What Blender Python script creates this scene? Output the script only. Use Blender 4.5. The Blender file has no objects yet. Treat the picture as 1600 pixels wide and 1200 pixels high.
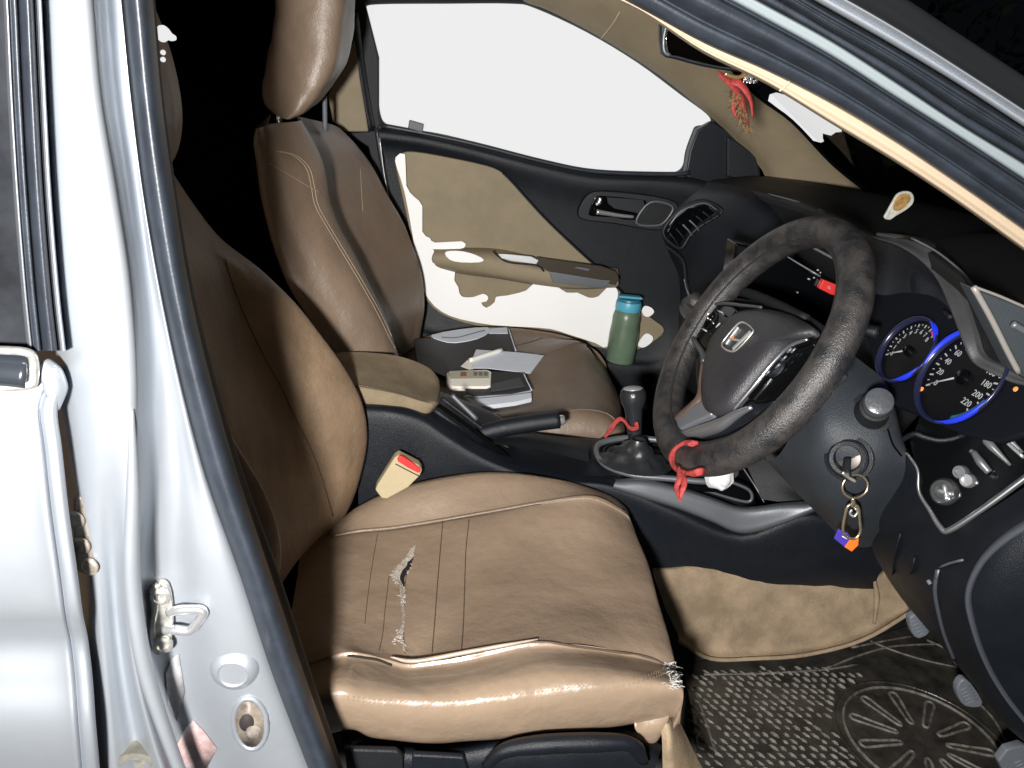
import bpy, bmesh, math, random
from mathutils import Vector, Matrix
rnd = random.Random(7)
S = bpy.context.scene
COL = S.collection
# ---------------------------------------------------------------- camera
CAM = Vector((.037, -1.447, 1.004))
yaw, pitch, roll, FPX = math.radians(8.7), math.radians(20.8), math.radians(7.15), 1322.0
fw = Vector((math.sin(yaw)*math.cos(pitch), math.cos(yaw)*math.cos(pitch), -math.sin(pitch)))
r0 = Vector((math.cos(yaw), -math.sin(yaw), 0)); u0 = r0.cross(fw)
RT = math.cos(roll)*r0 + math.sin(roll)*u0
UP = -math.sin(roll)*r0 + math.cos(roll)*u0
cd = bpy.data.cameras.new('camera'); cam = bpy.data.objects.new('camera', cd); COL.objects.link(cam)
cd.sensor_width = 36; cd.lens = 36*FPX/1600; cd.clip_start = .05; cd.clip_end = 500
M = Matrix((RT, UP, -fw)).transposed().to_4x4(); M.translation = CAM
cam.matrix_world = M; S.camera = cam
# ---------------------------------------------------------------- world and lamps (night; a hand lamp left of and below the lens)
W = bpy.data.worlds.new('World'); S.world = W; W.use_nodes = True
W.node_tree.nodes['Background'].inputs[0].default_value = (.5, .6, .8, 1)
W.node_tree.nodes['Background'].inputs[1].default_value = .004
S.view_settings.view_transform = 'Standard'; S.view_settings.look = 'None'
S.view_settings.exposure = 0; S.view_settings.gamma = 1
def area(name, loc, target, size, power, color, sy=None):
    l = bpy.data.lights.new(name, 'AREA'); l.energy = power; l.color = color
    l.shape = 'RECTANGLE'; l.size = size; l.size_y = sy or size
    o = bpy.data.objects.new(name, l); COL.objects.link(o); o.location = loc
    o.rotation_euler = (Vector(target)-Vector(loc)).to_track_quat('-Z', 'Y').to_euler(); return o
KEY = CAM - fw*.25 - RT*.145 - UP*.12
area('hand_lamp', KEY, (.25, .1, .45), .08, 58, (1, .97, .93))
area('fill_lamp', (-.5, -3.0, 1.2), (.3, -.4, .6), 1.6, 2.5, (.72, .85, 1))  # soft cool fill added to lift the shade; no such lamp is seen
S.cycles.max_bounces = 6

# ---------------------------------------------------------------- pixel of the photograph -> point in the car
def ray(a, b): return fw + RT*((a-800)/FPX) - UP*((b-600)/FPX)
def at(a, b, y): d = ray(a, b); return CAM + d*((y-CAM.y)/d.y)
def atz(a, b, z): d = ray(a, b); return CAM + d*((z-CAM.z)/d.z)
def atx(a, b, x): d = ray(a, b); return CAM + d*((x-CAM.x)/d.x)
def onp(a, b, p, n): d = ray(a, b); return CAM + d*((p-CAM).dot(n)/d.dot(n))
def V3(p): return p if isinstance(p, Vector) else Vector(p)

# ---------------------------------------------------------------- materials
MATS = {}
def mat(name, col, rough=.5, metal=0, var=.0, vscale=8, bump=0, bscale=200, coat=0, spec=.5, col2=None, emis=None, estr=0, alpha=None, bump2=0, b2scale=10, rvar=0, sharp=.15):
    if name in MATS: return MATS[name]
    m = bpy.data.materials.new(name); m.use_nodes = True; N = m.node_tree.nodes; L = m.node_tree.links
    b = N['Principled BSDF']
    b.inputs['Base Color'].default_value = (*col, 1); b.inputs['Roughness'].default_value = rough
    b.inputs['Metallic'].default_value = metal; b.inputs['Coat Weight'].default_value = coat
    b.inputs['Coat Roughness'].default_value = .12; b.inputs['Specular IOR Level'].default_value = spec
    tc = N.new('ShaderNodeTexCoord')
    if var or col2:
        n = N.new('ShaderNodeTexNoise'); n.inputs['Scale'].default_value = vscale; n.inputs['Detail'].default_value = 6; n.inputs['Roughness'].default_value = .65
        L.new(tc.outputs['Object'], n.inputs['Vector'])
        r = N.new('ShaderNodeValToRGB'); r.color_ramp.elements[0].position = .5-sharp; r.color_ramp.elements[1].position = .5+sharp
        c2 = col2 or tuple(c*(1-var) for c in col)
        r.color_ramp.elements[0].color = (*c2, 1); r.color_ramp.elements[1].color = (*(col if col2 else tuple(min(1, c*(1+var)) for c in col)), 1)
        L.new(n.outputs['Fac'], r.inputs['Fac']); L.new(r.outputs['Color'], b.inputs['Base Color'])
    if rvar:
        n = N.new('ShaderNodeTexNoise'); n.inputs['Scale'].default_value = vscale*1.7; n.inputs['Detail'].default_value = 4
        L.new(tc.outputs['Object'], n.inputs['Vector'])
        mr = N.new('ShaderNodeMapRange'); mr.inputs['To Min'].default_value = max(.05, rough-rvar); mr.inputs['To Max'].default_value = min(1, rough+rvar)
        L.new(n.outputs['Fac'], mr.inputs['Value']); L.new(mr.outputs['Result'], b.inputs['Roughness'])
    prev = None
    for st, sc, dist in ((bump, bscale, .0005), (bump2, b2scale, .0035)):
        if st:
            n = N.new('ShaderNodeTexNoise'); n.inputs['Scale'].default_value = sc; n.inputs['Detail'].default_value = 5
            L.new(tc.outputs['Object'], n.inputs['Vector'])
            bp = N.new('ShaderNodeBump'); bp.inputs['Strength'].default_value = st; bp.inputs['Distance'].default_value = dist*3
            L.new(n.outputs['Fac'], bp.inputs['Height'])
            if prev: L.new(prev.outputs['Normal'], bp.inputs['Normal'])
            L.new(bp.outputs['Normal'], b.inputs['Normal']); prev = bp
    if emis:
        b.inputs['Emission Color'].default_value = (*emis, 1); b.inputs['Emission Strength'].default_value = estr
    if alpha is not None: b.inputs['Alpha'].default_value = alpha
    MATS[name] = m; return m
paint = mat('silver_paint', (.37, .40, .44), .46, .62, coat=.35, bump=.04, bscale=900, var=.07, vscale=4, rvar=.07)
rubber = mat('seal_rubber', (.020, .025, .034), .44, spec=.5, bump=.2, bscale=300, var=.25, vscale=30)
blk = mat('black_plastic', (.0064, .0085, .0125), .43, spec=.38, bump=.6, bscale=700, var=.15, vscale=20, rvar=.08)
blk2 = mat('soft_black_plastic', (.006, .0075, .0095), .6, spec=.4, bump=.6, bscale=500, var=.2, vscale=14)
gloss = mat('gloss_black', (.002, .0025, .003), .14, spec=.3)
void = mat('shade_black', (.0015, .0015, .0015), .9, spec=.05)  # near-black colour standing in for unlit depths
tan = mat('tan_leather', (.175, .126, .09), .42, spec=.5, bump=.4, bscale=420, var=.1, vscale=6, bump2=.8, b2scale=9, rvar=.1)
tanp = mat('perforated_tan_leather', (.235, .172, .122), .45, spec=.45, bump=.5, bscale=620, var=.09, vscale=5, bump2=1.0, b2scale=8, rvar=.1)
brown = mat('brown_leather', (.20, .138, .088), .46, spec=.45, bump=.5, bscale=420, var=.22, vscale=7, bump2=.9, b2scale=10)
beige = mat('beige_trim', (.25, .205, .135), .62, spec=.3, bump=.5, bscale=500, var=.08, vscale=11)
beigeb = mat('beige_plastic', (.42, .35, .22), .5, bump=.2, bscale=500, var=.05)
beigep = mat('pillar_beige', (.42, .33, .235), .6, bump=.3, bscale=600, var=.04)
carpet = mat('beige_carpet', (.27, .205, .138), .95, spec=.1, bump=1, bscale=420, var=.25, vscale=16, bump2=.3, b2scale=14)
armc = mat('worn_beige_cloth', (.27, .215, .145), .85, spec=.2, bump=.8, bscale=500, col2=(.16, .125, .08), vscale=9)
silver = mat('silver_trim', (.16, .172, .19), .40, .5, bump=.2, bscale=700, rvar=.05, vscale=20)
chrome = mat('chrome', (.8, .81, .83), .24, .82)
steel = mat('zinc_steel', (.62, .61, .57), .34, .75, var=.3, vscale=60, rvar=.1)
rust = mat('rusty_steel', (.36, .33, .29), .45, .5, col2=(.15, .11, .08), vscale=70)
white = mat('white_patch', (.92, .92, .92), .7, spec=.2)
lit = mat('blank_white_glow', (.03, .03, .03), .9, spec=0, emis=(1, 1, 1), estr=.84)  # added glow for blank white areas, not a real source
wheelm = mat('worn_wheel_leather', (.042, .038, .037), .40, spec=.6, col2=(.013, .014, .016), vscale=36, bump=.8, bscale=520, bump2=.12, b2scale=60, rvar=.2, sharp=.11)
hubm = mat('dusty_black_vinyl', (.034, .034, .038), .42, spec=.5, bump=.6, bscale=500, col2=(.02, .02, .024), vscale=9)
hubr = mat('brown_dusty_vinyl', (.10, .065, .05), .5, bump=.5, bscale=400, var=.3, vscale=12)
redt = mat('red_thread', (.33, .045, .042), .75, spec=.3, bump=1, bscale=300, var=.3, vscale=90)
redt2 = mat('faded_red_ribbon', (.42, .06, .055), .6, spec=.4, var=.35, vscale=60)
gold = mat('gold_foil', (.75, .5, .22), .3, .8)
mats = mat('rubber_mat', (.034, .031, .027), .3, spec=.8, bump=.5, bscale=250, var=.5, vscale=18, rvar=.15)
matw = mat('worn_mat_ridge', (.105, .097, .085), .55, spec=.4, var=.5, vscale=70)
paper = mat('white_paper', (.62, .66, .74), .7, var=.04, vscale=20)
paperw = mat('cream_white_plastic', (.80, .77, .70), .35)
folder = mat('black_folder', (.018, .02, .024), .5, bump=.4, bscale=300)
green = mat('green_plastic', (.11, .165, .11), .35, var=.12, vscale=20, spec=.5)
cyan = mat('cyan_lid', (.09, .38, .52), .4)
cyand = mat('cyan_lid_dark', (.03, .16, .24), .4)
grey = mat('grey_rubber', (.12, .135, .155), .6, bump=.5, bscale=200)
blueg = mat('blue_backlight', (.01, .02, .2), .4, emis=(.01, .04, 1), estr=.55)
tealg = mat('teal_display', (.02, .09, .12), .3, emis=(.03, .16, .22), estr=.25)
tick = mat('pale_marking', (.3, .32, .32), .6, emis=(.7, .75, .8), estr=.06)
redl = mat('red_marking', (.6, .02, .02), .4, emis=(1, .03, .02), estr=.35)
redb = mat('red_button', (.62, .035, .035), .35)
orange = mat('orange_plastic', (.85, .17, .02), .4)
indigo = mat('indigo_plastic', (.06, .04, .35), .4)
brass = mat('pale_brass', (.72, .6, .42), .28, .9)
night = mat('night_ground', (.02, .02, .02), .9, var=.3, vscale=3)
leafm = mat('dark_leaf', (.05, .07, .03), .6, var=.4, vscale=5)
mirrorm = mat('mirror_glass', (.25, .24, .22), .06, 1)
label_m = mat('pale_sticker', (.30, .29, .30), .6, col2=(.2, .2, .21), vscale=80)
label_r = mat('red_printed_sticker', (.34, .30, .30), .6, col2=(.28, .16, .15), vscale=110)
threadw = mat('white_fibre', (.5, .49, .47), .8)
def glass(name, tint, refl):
    m = bpy.data.materials.new(name); m.use_nodes = True; N = m.node_tree.nodes; L = m.node_tree.links; N.remove(N['Principled BSDF'])
    t = N.new('ShaderNodeBsdfTransparent'); t.inputs[0].default_value = (*tint, 1)
    g = N.new('ShaderNodeBsdfGlossy'); g.inputs['Roughness'].default_value = .04
    f = N.new('ShaderNodeFresnel'); f.inputs[0].default_value = 1.45
    mx = N.new('ShaderNodeMixShader'); mt = N.new('ShaderNodeMath'); mt.operation = 'MULTIPLY'; mt.inputs[1].default_value = refl
    L.new(f.outputs[0], mt.inputs[0]); L.new(mt.outputs[0], mx.inputs[0]); L.new(t.outputs[0], mx.inputs[1]); L.new(g.outputs[0], mx.inputs[2])
    L.new(mx.outputs[0], N['Material Output'].inputs[0]); return m
clear = glass('clear_glass', (.99, .99, .99), .0001)
wind = glass('windscreen_glass', (.985, .99, .985), .12)

# ---------------------------------------------------------------- mesh helpers
def mk(name, vs, fs, m, parent=None, smooth=True, bevel=0, solid=0, sub=0, autos=None):
    me = bpy.data.meshes.new(name)
    me.from_pydata([tuple(v) for v in vs], [], fs)
    bm = bmesh.new(); bm.from_mesh(me)
    if not solid: bmesh.ops.recalc_face_normals(bm, faces=bm.faces)
    bm.to_mesh(me); bm.free()
    me.materials.append(m)
    for p in me.polygons: p.use_smooth = smooth
    o = bpy.data.objects.new(name, me); COL.objects.link(o)
    if parent: o.parent = parent
    if solid:
        md = o.modifiers.new('s', 'SOLIDIFY'); md.thickness = solid; md.offset = 0
    if bevel:
        md = o.modifiers.new('b', 'BEVEL'); md.width = bevel; md.segments = 3; md.limit_method = 'ANGLE'; md.angle_limit = math.radians(35)
        md = o.modifiers.new('w', 'WEIGHTED_NORMAL')
    if sub:
        md = o.modifiers.new('u', 'SUBSURF'); md.levels = sub; md.render_levels = sub
    return o
def cr(P, n, closed=False):
    P = [V3(p) for p in P]; k = len(P); out = []
    if k == 2: return [P[0].lerp(P[1], i/n) for i in range(n+1)]
    segs = k if closed else k-1
    for i in range(segs):
        if closed: a, b, c, d = P[(i-1) % k], P[i], P[(i+1) % k], P[(i+2) % k]
        else:
            b, c = P[i], P[i+1]; a = P[i-1] if i else b*2-c; d = P[i+2] if i+2 < k else c*2-b
        for j in range(n):
            t = j/n
            out.append(.5*((2*b)+(c-a)*t+(2*a-5*b+4*c-d)*t*t+(3*b-a-3*c+d)*t*t*t))
    if not closed: out.append(P[-1])
    return out
def surf(name, rows, m, parent=None, nu=5, nv=5, solid=0, wob=0, wsc=30):
    R = [cr(r, nu) for r in rows]; cols = [cr([r[i] for r in R], nv) for i in range(len(R[0]))]
    h, w = len(cols[0]), len(cols)
    vs = [cols[i][j] for j in range(h) for i in range(w)]
    if wob:
        from mathutils import noise
        vs = [v + noise.noise_vector(v*wsc)*wob for v in vs]
    fs = [(j*w+i, j*w+i+1, (j+1)*w+i+1, (j+1)*w+i) for j in range(h-1) for i in range(w-1)]
    return mk(name, vs, fs, m, parent, solid=solid)
def prism(name, pts, off, m, parent=None, bevel=.002, smooth=None):
    """outline (3-D points in one plane) given thickness off (vector)"""
    pts = [V3(p) for p in pts]
    if smooth: pts = cr(pts, smooth, True)
    n = len(pts); off = V3(off)
    vs = pts + [p+off for p in pts]
    fs = [tuple(range(n)), tuple(range(2*n-1, n-1, -1))] + [(i, (i+1) % n, n+(i+1) % n, n+i) for i in range(n)]
    me = bpy.data.meshes.new(name); bm = bmesh.new(); bv = [bm.verts.new(v) for v in vs]
    for f in fs: bm.faces.new([bv[i] for i in f])
    bmesh.ops.recalc_face_normals(bm, faces=bm.faces)
    bm.to_mesh(me); bm.free(); me.materials.append(m)
    for p in me.polygons: p.use_smooth = True
    o = bpy.data.objects.new(name, me); COL.objects.link(o)
    if parent: o.parent = parent
    md = o.modifiers.new('b', 'BEVEL'); md.width = max(bevel, .0003); md.segments = 2; md.limit_method = 'ANGLE'; md.angle_limit = math.radians(50)
    md = o.modifiers.new('w', 'WEIGHTED_NORMAL'); return o
def py(name, px, y, th, m, parent=None, bevel=.002, smooth=None):
    return prism(name, [at(a, b, y) for a, b in px], (0, th, 0), m, parent, bevel, smooth)
def pillow(name, pts, off, h, m, parent=None, rings=5, smooth=3, power=.5):
    """domed cushion-like plate: outline raised by h along off direction towards the middle"""
    pts = [V3(p) for p in pts]
    if smooth: pts = cr(pts, smooth, True)
    c = sum(pts, Vector())/len(pts); off = V3(off).normalized(); n = len(pts); vs = [p-off*.012 for p in pts]; fs = []
    for k in range(rings+1):
        t = k/rings; s = 1-t*.97
        vs += [c+(p-c)*s+off*h*(1-(1-t)**2)**power for p in pts]
    for k in range(rings+1):
        fs += [(k*n+i, k*n+(i+1) % n, (k+1)*n+(i+1) % n, (k+1)*n+i) for i in range(n)]
    fs.append(tuple((rings+1)*n+i for i in range(n)))
    return mk(name, vs, fs, m, parent)
def tube(name, P, r, m, parent=None, n=5, seg=8, closed=False, flat=1.0, fn=None, cap=True):
    path = cr(P, n, closed); k = len(path); vs = []; fs = []
    def tan_(i):
        a = path[(i-1) % k] if closed or i else path[i]; b = path[(i+1) % k] if closed or i < k-1 else path[i]
        return (b-a).normalized()
    t0 = tan_(0); nrm = fn or t0.orthogonal().normalized()
    for i in range(k):
        t = tan_(i); nrm = (nrm-t*nrm.dot(t)).normalized(); bi = t.cross(nrm)
        q = i/(k-1) if k > 1 else 0
        rr = r if not isinstance(r, (list, tuple)) else (lambda s: r[int(s)]*(1-(s-int(s)))+r[min(int(s)+1, len(r)-1)]*(s-int(s)))(q*(len(r)-1))
        for j in range(seg):
            a = 2*math.pi*j/seg; vs.append(path[i]+nrm*math.cos(a)*rr+bi*math.sin(a)*rr*flat)
    for i in range(k if closed else k-1):
        for j in range(seg):
            fs.append((i*seg+j, i*seg+(j+1) % seg, ((i+1) % k)*seg+(j+1) % seg, ((i+1) % k)*seg+j))
    if not closed and cap: fs += [tuple(range(seg)), tuple((k-1)*seg+j for j in range(seg))]
    return mk(name, vs, fs, m, parent)
def lathe(name, base, axis, prof, m, parent=None, seg=28, bevel=0):
    base, axis = V3(base), V3(axis).normalized(); a = axis.orthogonal().normalized(); b = axis.cross(a); vs = []; fs = []
    for (t, r) in prof:
        for j in range(seg):
            q = 2*math.pi*j/seg; vs.append(base+axis*t+(a*math.cos(q)+b*math.sin(q))*max(r, 1e-5))
    for i in range(len(prof)-1):
        for j in range(seg): fs.append((i*seg+j, i*seg+(j+1) % seg, (i+1)*seg+(j+1) % seg, (i+1)*seg+j))
    fs += [tuple(range(seg)), tuple((len(prof)-1)*seg+j for j in range(seg))]
    o = mk(name, vs, fs, m, parent)
    md = o.modifiers.new('e', 'EDGE_SPLIT'); md.split_angle = math.radians(40); return o
def obox(name, c, ax, ay, az, m, parent=None, bevel=.002):
    """box from centre and three half-axis vectors"""
    c, ax, ay, az = V3(c), V3(ax), V3(ay), V3(az); vs = [c+ax*i+ay*j+az*k for i in (-1, 1) for j in (-1, 1) for k in (-1, 1)]
    fs = [(0, 1, 3, 2), (4, 6, 7, 5), (0, 4, 5, 1), (2, 3, 7, 6), (0, 2, 6, 4), (1, 5, 7, 3)]
    return mk(name, vs, fs, m, parent, bevel=bevel)
def thing(name, loc, label, cat, group=None):
    o = bpy.data.objects.new(name, None); COL.objects.link(o); o.location = loc; o['label'] = label; o['category'] = cat
    if group: o['group'] = group
    bpy.context.view_layer.update(); return o
def adopt(root):
    """geometry was written in world space: keep it there under its parent"""
    for o in list(COL.objects):
        if o.parent is root: o.matrix_parent_inverse = Matrix.Translation(-root.location)
def tag(o, label, cat, group=None):
    o['label'] = label; o['category'] = cat
    if group: o['group'] = group
    return o
def lab(o, label): o['label'] = label; return o

# ================================================================= the place around the car
g = mk('ground', [(-60, -60, -.28), (60, -60, -.28), (60, 60, -.28), (-60, 60, -.28)], [(0, 1, 2, 3)], night); g['kind'] = 'structure'
sh = thing('leafy_bush', (7.5, 7.5, -.28), 'dark leafy bush in the night beyond the windscreen pillar', 'bush')
vs = []; fs = []
for i in range(2600):
    c = Vector((rnd.gauss(0, 1.6), rnd.gauss(0, 1.3), 2.6+rnd.gauss(0, 1.3))); d = Vector((rnd.gauss(0, 1), rnd.gauss(0, 1), rnd.gauss(0, 1))).normalized()*.09
    e = d.orthogonal().normalized()*.045; k = len(vs); vs += [c-d, c-e, c+d, c+e]; fs.append((k, k+1, k+2, k+3))
o = mk('foliage', vs, fs, leafm, sh, smooth=False); o['kind'] = 'stuff'
tube('trunk', [(0, 0, 0), (.05, 0, 1.2), (0, .1, 2.6)], [.1, .07, .04], leafm, sh)

# made-up glowing panel just outside the passenger window, filling its blank white view
pn = thing('added_white_panel', (.5, .82, .75), 'glowing white panel added to fill the blank view through the passenger window', 'white panel')
wpx = [(540, -40), (850, -40), (930, 30), (1010, 85), (1080, 140), (1126, 182), (1130, 230), (1120, 285), (1040, 290), (850, 268), (700, 230), (590, 208), (560, 120)]
prism('panel_face', [at(a, b, .80)-pn.location for a, b in wpx], (0, .006, 0), lit, pn, .001)
prism('panel_back', [at(a, b, .808)-pn.location for a, b in wpx], (0, .012, 0), blk2, pn, .002)
PX = lambda pts, y: [at(a, b, y) for a, b in pts]
pw = prism('added_white_panel', PX([(1203, 160), (1206, 148), (1216, 145), (1232, 150), (1254, 161), (1275, 174), (1297, 188), (1315, 202), (1316, 206), (1306, 207), (1299, 212), (1292, 210), (1286, 208), (1286, 216), (1288, 221), (1283, 223), (1272, 220), (1252, 205), (1230, 187), (1210, 168)], 1.3), (0, .02, 0), lit, None, .002)  # added glowing piece for a blank white patch; nothing real stands here
tag(pw, 'small ragged glowing white panel added for a blank patch beyond the windscreen', 'white panel')

# ================================================================= THE CAR
car = bpy.data.objects.new('car', None); COL.objects.link(car)
tag(car, 'silver car standing with its driver door open, tan leather inside', 'car')
def part(name, label=None):
    o = bpy.data.objects.new(name, None); COL.objects.link(o); o.parent = car
    if label: o['label'] = label
    return o

# ---------- centre pillar and rear door (near side)
vv = [-60, 0, 150, 300, 450, 600, 750, 900, 1050, 1200, 1270]
cA = [50, 56, 62, 70, 80, 96, 112, 138, 155, 168, 176]
cA2 = [72, 78, 86, 98, 112, 130, 142, 160, 176, 196, 205]
cB = [132, 140, 152, 175, 196, 208, 203, 196, 210, 250, 285]
cB1 = [142, 150, 163, 187, 209, 219, 219, 210, 224, 266, 300]
cG = [160, 166, 178, 200, 221, 236, 240, 226, 240, 282, 316]
cC = [178, 184, 197, 215, 235, 258, 272, 270, 285, 330, 360]
cD = [184, 190, 205, 224, 250, 282, 322, 374, 423, 480, 505]
def col(xs, ys): return [at(x, v, y) for x, v, y in zip(xs, vv, ys if isinstance(ys, list) else [ys]*len(vv))]
rows = [col([x-40 for x in cA], -.70), col(cA, -.765), col(cA2, [-.785]*6+[-.783, -.772, -.764, -.76, -.76]), col([(a+b)/2 for a, b in zip(cA2, cB)], [-.79]*6+[-.784, -.762, -.75, -.745, -.745]), col(cB, [-.785]*7+[-.782, -.78, -.778, -.778]), col(cB1, [-.77]*7+[-.766, -.764, -.76, -.76]), col(cG, [-.735]*7+[-.738, -.736, -.732, -.73]), col(cC, [-.722]*6+[-.724, -.722, -.718, -.716, -.716]), col([(a+b)/2 for a, b in zip(cC, cD)], [-.724]*6+[-.726, -.732, -.734, -.732, -.73]), col(cD, -.724), col([x+10 for x in cD], -.68)]
pil = surf('centre_pillar', rows, paint, car, nu=6, nv=5)
# weatherstrip
eE = [233, 239, 252, 272, 296, 331, 374, 424, 474, 528, 550]
mid = [at((a+b)/2, v, -.715) for a, b, v in zip(cD, eE, vv)]
rows = [col([x-3 for x in cD], -.70), col([x+1 for x in cD], -.722), col([x*.75+y*.25 for x, y in zip(cD, eE)], -.738), col([x*.45+y*.55 for x, y in zip(cD, eE)], -.742), col([x*.15+y*.85 for x, y in zip(cD, eE)], -.73), col(eE, -.708), col([x-4 for x in eE], -.66)]
surf('door_seal', rows, rubber, car, nu=5, nv=3)
# inner lip trim
rows = [col([x-2 for x in eE], -.70), col([x+3 for x in eE], -.69), col([x+d for x, d in zip(eE, [3, 3, 3, 4, 6, 8, 10, 14, 12, 8, 6])], -.675), col([x+d-3 for x, d in zip(eE, [3, 3, 3, 4, 6, 8, 10, 14, 12, 8, 6])], -.64)]
surf('pillar_trim', rows, blk2, car, nu=5, nv=3)
# fold ridge on the lower pillar
P = [at(a, b, -.786) for a, b in [(206, 640), (208, 760), (206, 880), (212, 960), (226, 1040), (250, 1120), (290, 1230)]]
tube('panel_ridge', P, [.002, .006, .008, .008, .008, .007, .006], paint, pil, n=6, flat=.8)
# round pressed bump and latch hole
bpy.context.view_layer.update()
from mathutils.bvhtree import BVHTree
DG = bpy.context.evaluated_depsgraph_get(); TREES = {}
def hit(objs, a, b):
    best = None
    for o in objs:
        if o.name not in TREES: TREES[o.name] = BVHTree.FromObject(o, DG)
        h = TREES[o.name].ray_cast(CAM, ray(a, b).normalized())
        if h[0] and (best is None or h[3] < best[1]): best = (h[0], h[3], h[1])
    return best
def onto(objs, px, lift=.001):
    out = []
    for a, b in px:
        h = hit(objs, a, b)
        if h: n = h[2] if h[2].dot(ray(a, b)) < 0 else -h[2]; out.append(h[0]+n*lift)
    return out
def densepx(px, n=6, closed=False): return [(p.x, p.y) for p in cr([(a, b, 0) for a, b in px], n, closed)]
def decal(name, px, m, par, lift=.0012, n=0):
    P = onto([pil], densepx(px, n, True) if n else px, lift); c = sum(P, Vector())/len(P)
    return mk(name, P+[c], [(i, (i+1) % len(P), len(P)) for i in range(len(P))], m, par, solid=.0008)
hh = hit([pil], 365, 1050); hn = hh[2] if hh[2].dot(fw) < 0 else -hh[2]
lathe('pressed_disc', hh[0], hn, [(-.004, .0245), (.000, .0225), (.003, .018), (.0045, .015), (.003, .0135), (.0028, 0)], paint, pil)
el = lambda cx, cy, rx, ry, tl=0: [(cx+rx*math.cos(t)+tl*math.sin(t), cy+ry*math.sin(t)) for t in [i*math.pi/5 for i in range(10)]]
decal('drain_hole', el(391, 1130, 22, 36, 3), mat('dirty_hole', (.30, .26, .21), .5, .2, col2=(.06, .045, .04), vscale=28), pil, .0012, 2)
tube('hole_rim', onto([pil], densepx(el(391, 1130, 26, 40, 3), 2, True), .000), .0032, paint, pil, closed=True, n=1)
decal('hole_shadow', el(386, 1127, 11, 13), mat('hole_dark', (.02, .015, .015), .8), pil, .0022, 2)
hh = hit([pil], 397, 1140); lathe('hole_plug', hh[0]+hn*.002, hn, [(0, .008), (.004, .006), (.005, 0)], rust, pil, 14)
hs = at(212, 1212, -.765); lathe('rubber_grommet', hs, (0, -1, .1), [(-.02, .03), (.002, .028), (.004, .022), (-.01, .018), (-.02, .0)], mat('dirty_grommet', (.09, .085, .07), .7, var=.4, vscale=50), pil)
# striker
ys = hit([pil], 250, 960)[0].y-.006; yb = hit([pil], 300, 960)[0].y-.012
stk = prism('striker', PX([(232, 935), (236, 918), (250, 909), (262, 915), (268, 940), (270, 975), (266, 1005), (256, 1022), (244, 1015), (236, 990), (231, 960)], ys), (0, .006, 0), steel, car, .0015, 2)
tube('striker_bar', PX([(264, 957)], ys-.002)+PX([(280, 953), (303, 952), (314, 953), (318, 959), (309, 972), (296, 985), (275, 984)], yb)+PX([(256, 983)], ys-.002), .0048, chrome, stk, n=5)
for a, b in [(251, 930), (256, 1005)]:
    c = at(a, b, ys-.002); lathe('bolt', c, (.1, -1, 0), [(0, .009), (.004, .009), (.005, .006), (.002, .005), (.002, 0)], steel, stk, 12)
tube('striker_edge', PX([(236, 925), (246, 915), (243, 950), (238, 985), (246, 1018), (256, 1012)], ys-.003), .003, steel, stk)
lab(decal('maker_label', [(280, 1020), (289, 1080), (275, 1126), (262, 1100), (258, 1052), (268, 1028)], label_m, pil), 'pale worn sticker below the striker')
lab(decal('warning_label', [(290, 1136), (302, 1124), (318, 1140), (340, 1168), (322, 1200), (300, 1215), (284, 1190), (276, 1162)], label_r, pil), 'pinkish torn sticker low on the pillar')

# rear door
rd = part('rear_door', 'closed silver rear door at the left edge')
ex = [46, 50, 56, 66, 78, 96, 110, 136, 146, 155, 160]
vd = [575, 600, 640, 700, 800, 900, 960, 1000, 1060, 1130, 1200, 1270]
def colv(xs, ys): return [at(x, v, y) for x, v, y in zip(xs, vd, ys)]
ed = [96, 102, 90, 97, 108, 122, 130, 138, 145, 150, 156, 160]
yd = [-.80, -.80, -.806, -.812, -.818, -.822, -.818, -.798, -.803, -.812, -.806, -.792]
rows = [colv([-90]*12, yd), colv([-30]*12, yd), colv([x-62 for x in ed], yd), colv([x-34 for x in ed], [y-.002 for y in yd]), colv([x-28 for x in ed], [y+.006 for y in yd]), colv([x-20 for x in ed], [y+.001 for y in yd]), colv([x-5 for x in ed], [y+.003 for y in yd]), colv(ed, [y+.015 for y in yd]), colv([x-8 for x in ed], [y+.05 for y in yd])]
surf('door_skin', rows, paint, rd, nu=5, nv=4)
vw = [-60, 0, 150, 300, 450, 548]
s1 = [8, 14, 21, 30, 42, 52]; s2 = [52, 57, 64, 72, 84, 95]
def cw(xs, y): return [at(x, v, y) for x, v in zip(xs, vw)]
mixx = lambda t: [a*(1-t)+b*t for a, b in zip(s1, s2)]
surf('window_seal', [cw(mixx(-.05), -.78), cw(mixx(.03), -.80), cw(mixx(.25), -.803), cw(mixx(.33), -.795), cw(mixx(.42), -.805), cw(mixx(.65), -.812), cw(mixx(.85), -.807), cw(mixx(.9), -.797), cw(mixx(.97), -.80), cw(mixx(1), -.78)], rubber, rd, nu=5, nv=3)
surf('door_frame', [cw(mixx(.9), -.79), cw([x+3 for x in s2], -.803), cw([x+7 for x in s2], -.80), cw([x+9 for x in s2], -.77)], paint, rd, nu=5, nv=3)
surf('frame_trim', [cw([x-9 for x in s1], -.79), cw([x-3 for x in s1], -.80), cw([x+1 for x in s1], -.79)], silver, rd, nu=5, nv=2)
surf('window_glass', [cw([-90]*6, -.79), cw([x-4 for x in s1], -.79)], mat('tinted_glass', (.022, .024, .028), .18, var=.5, vscale=6), rd, nu=4, nv=2)
tube('belt_moulding', [at(-80, 570, -.805), at(0, 572, -.805), at(48, 577, -.805)], .016, mat('moulding_black', (.02, .024, .03), .22, coat=.5), rd, flat=.6)
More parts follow.
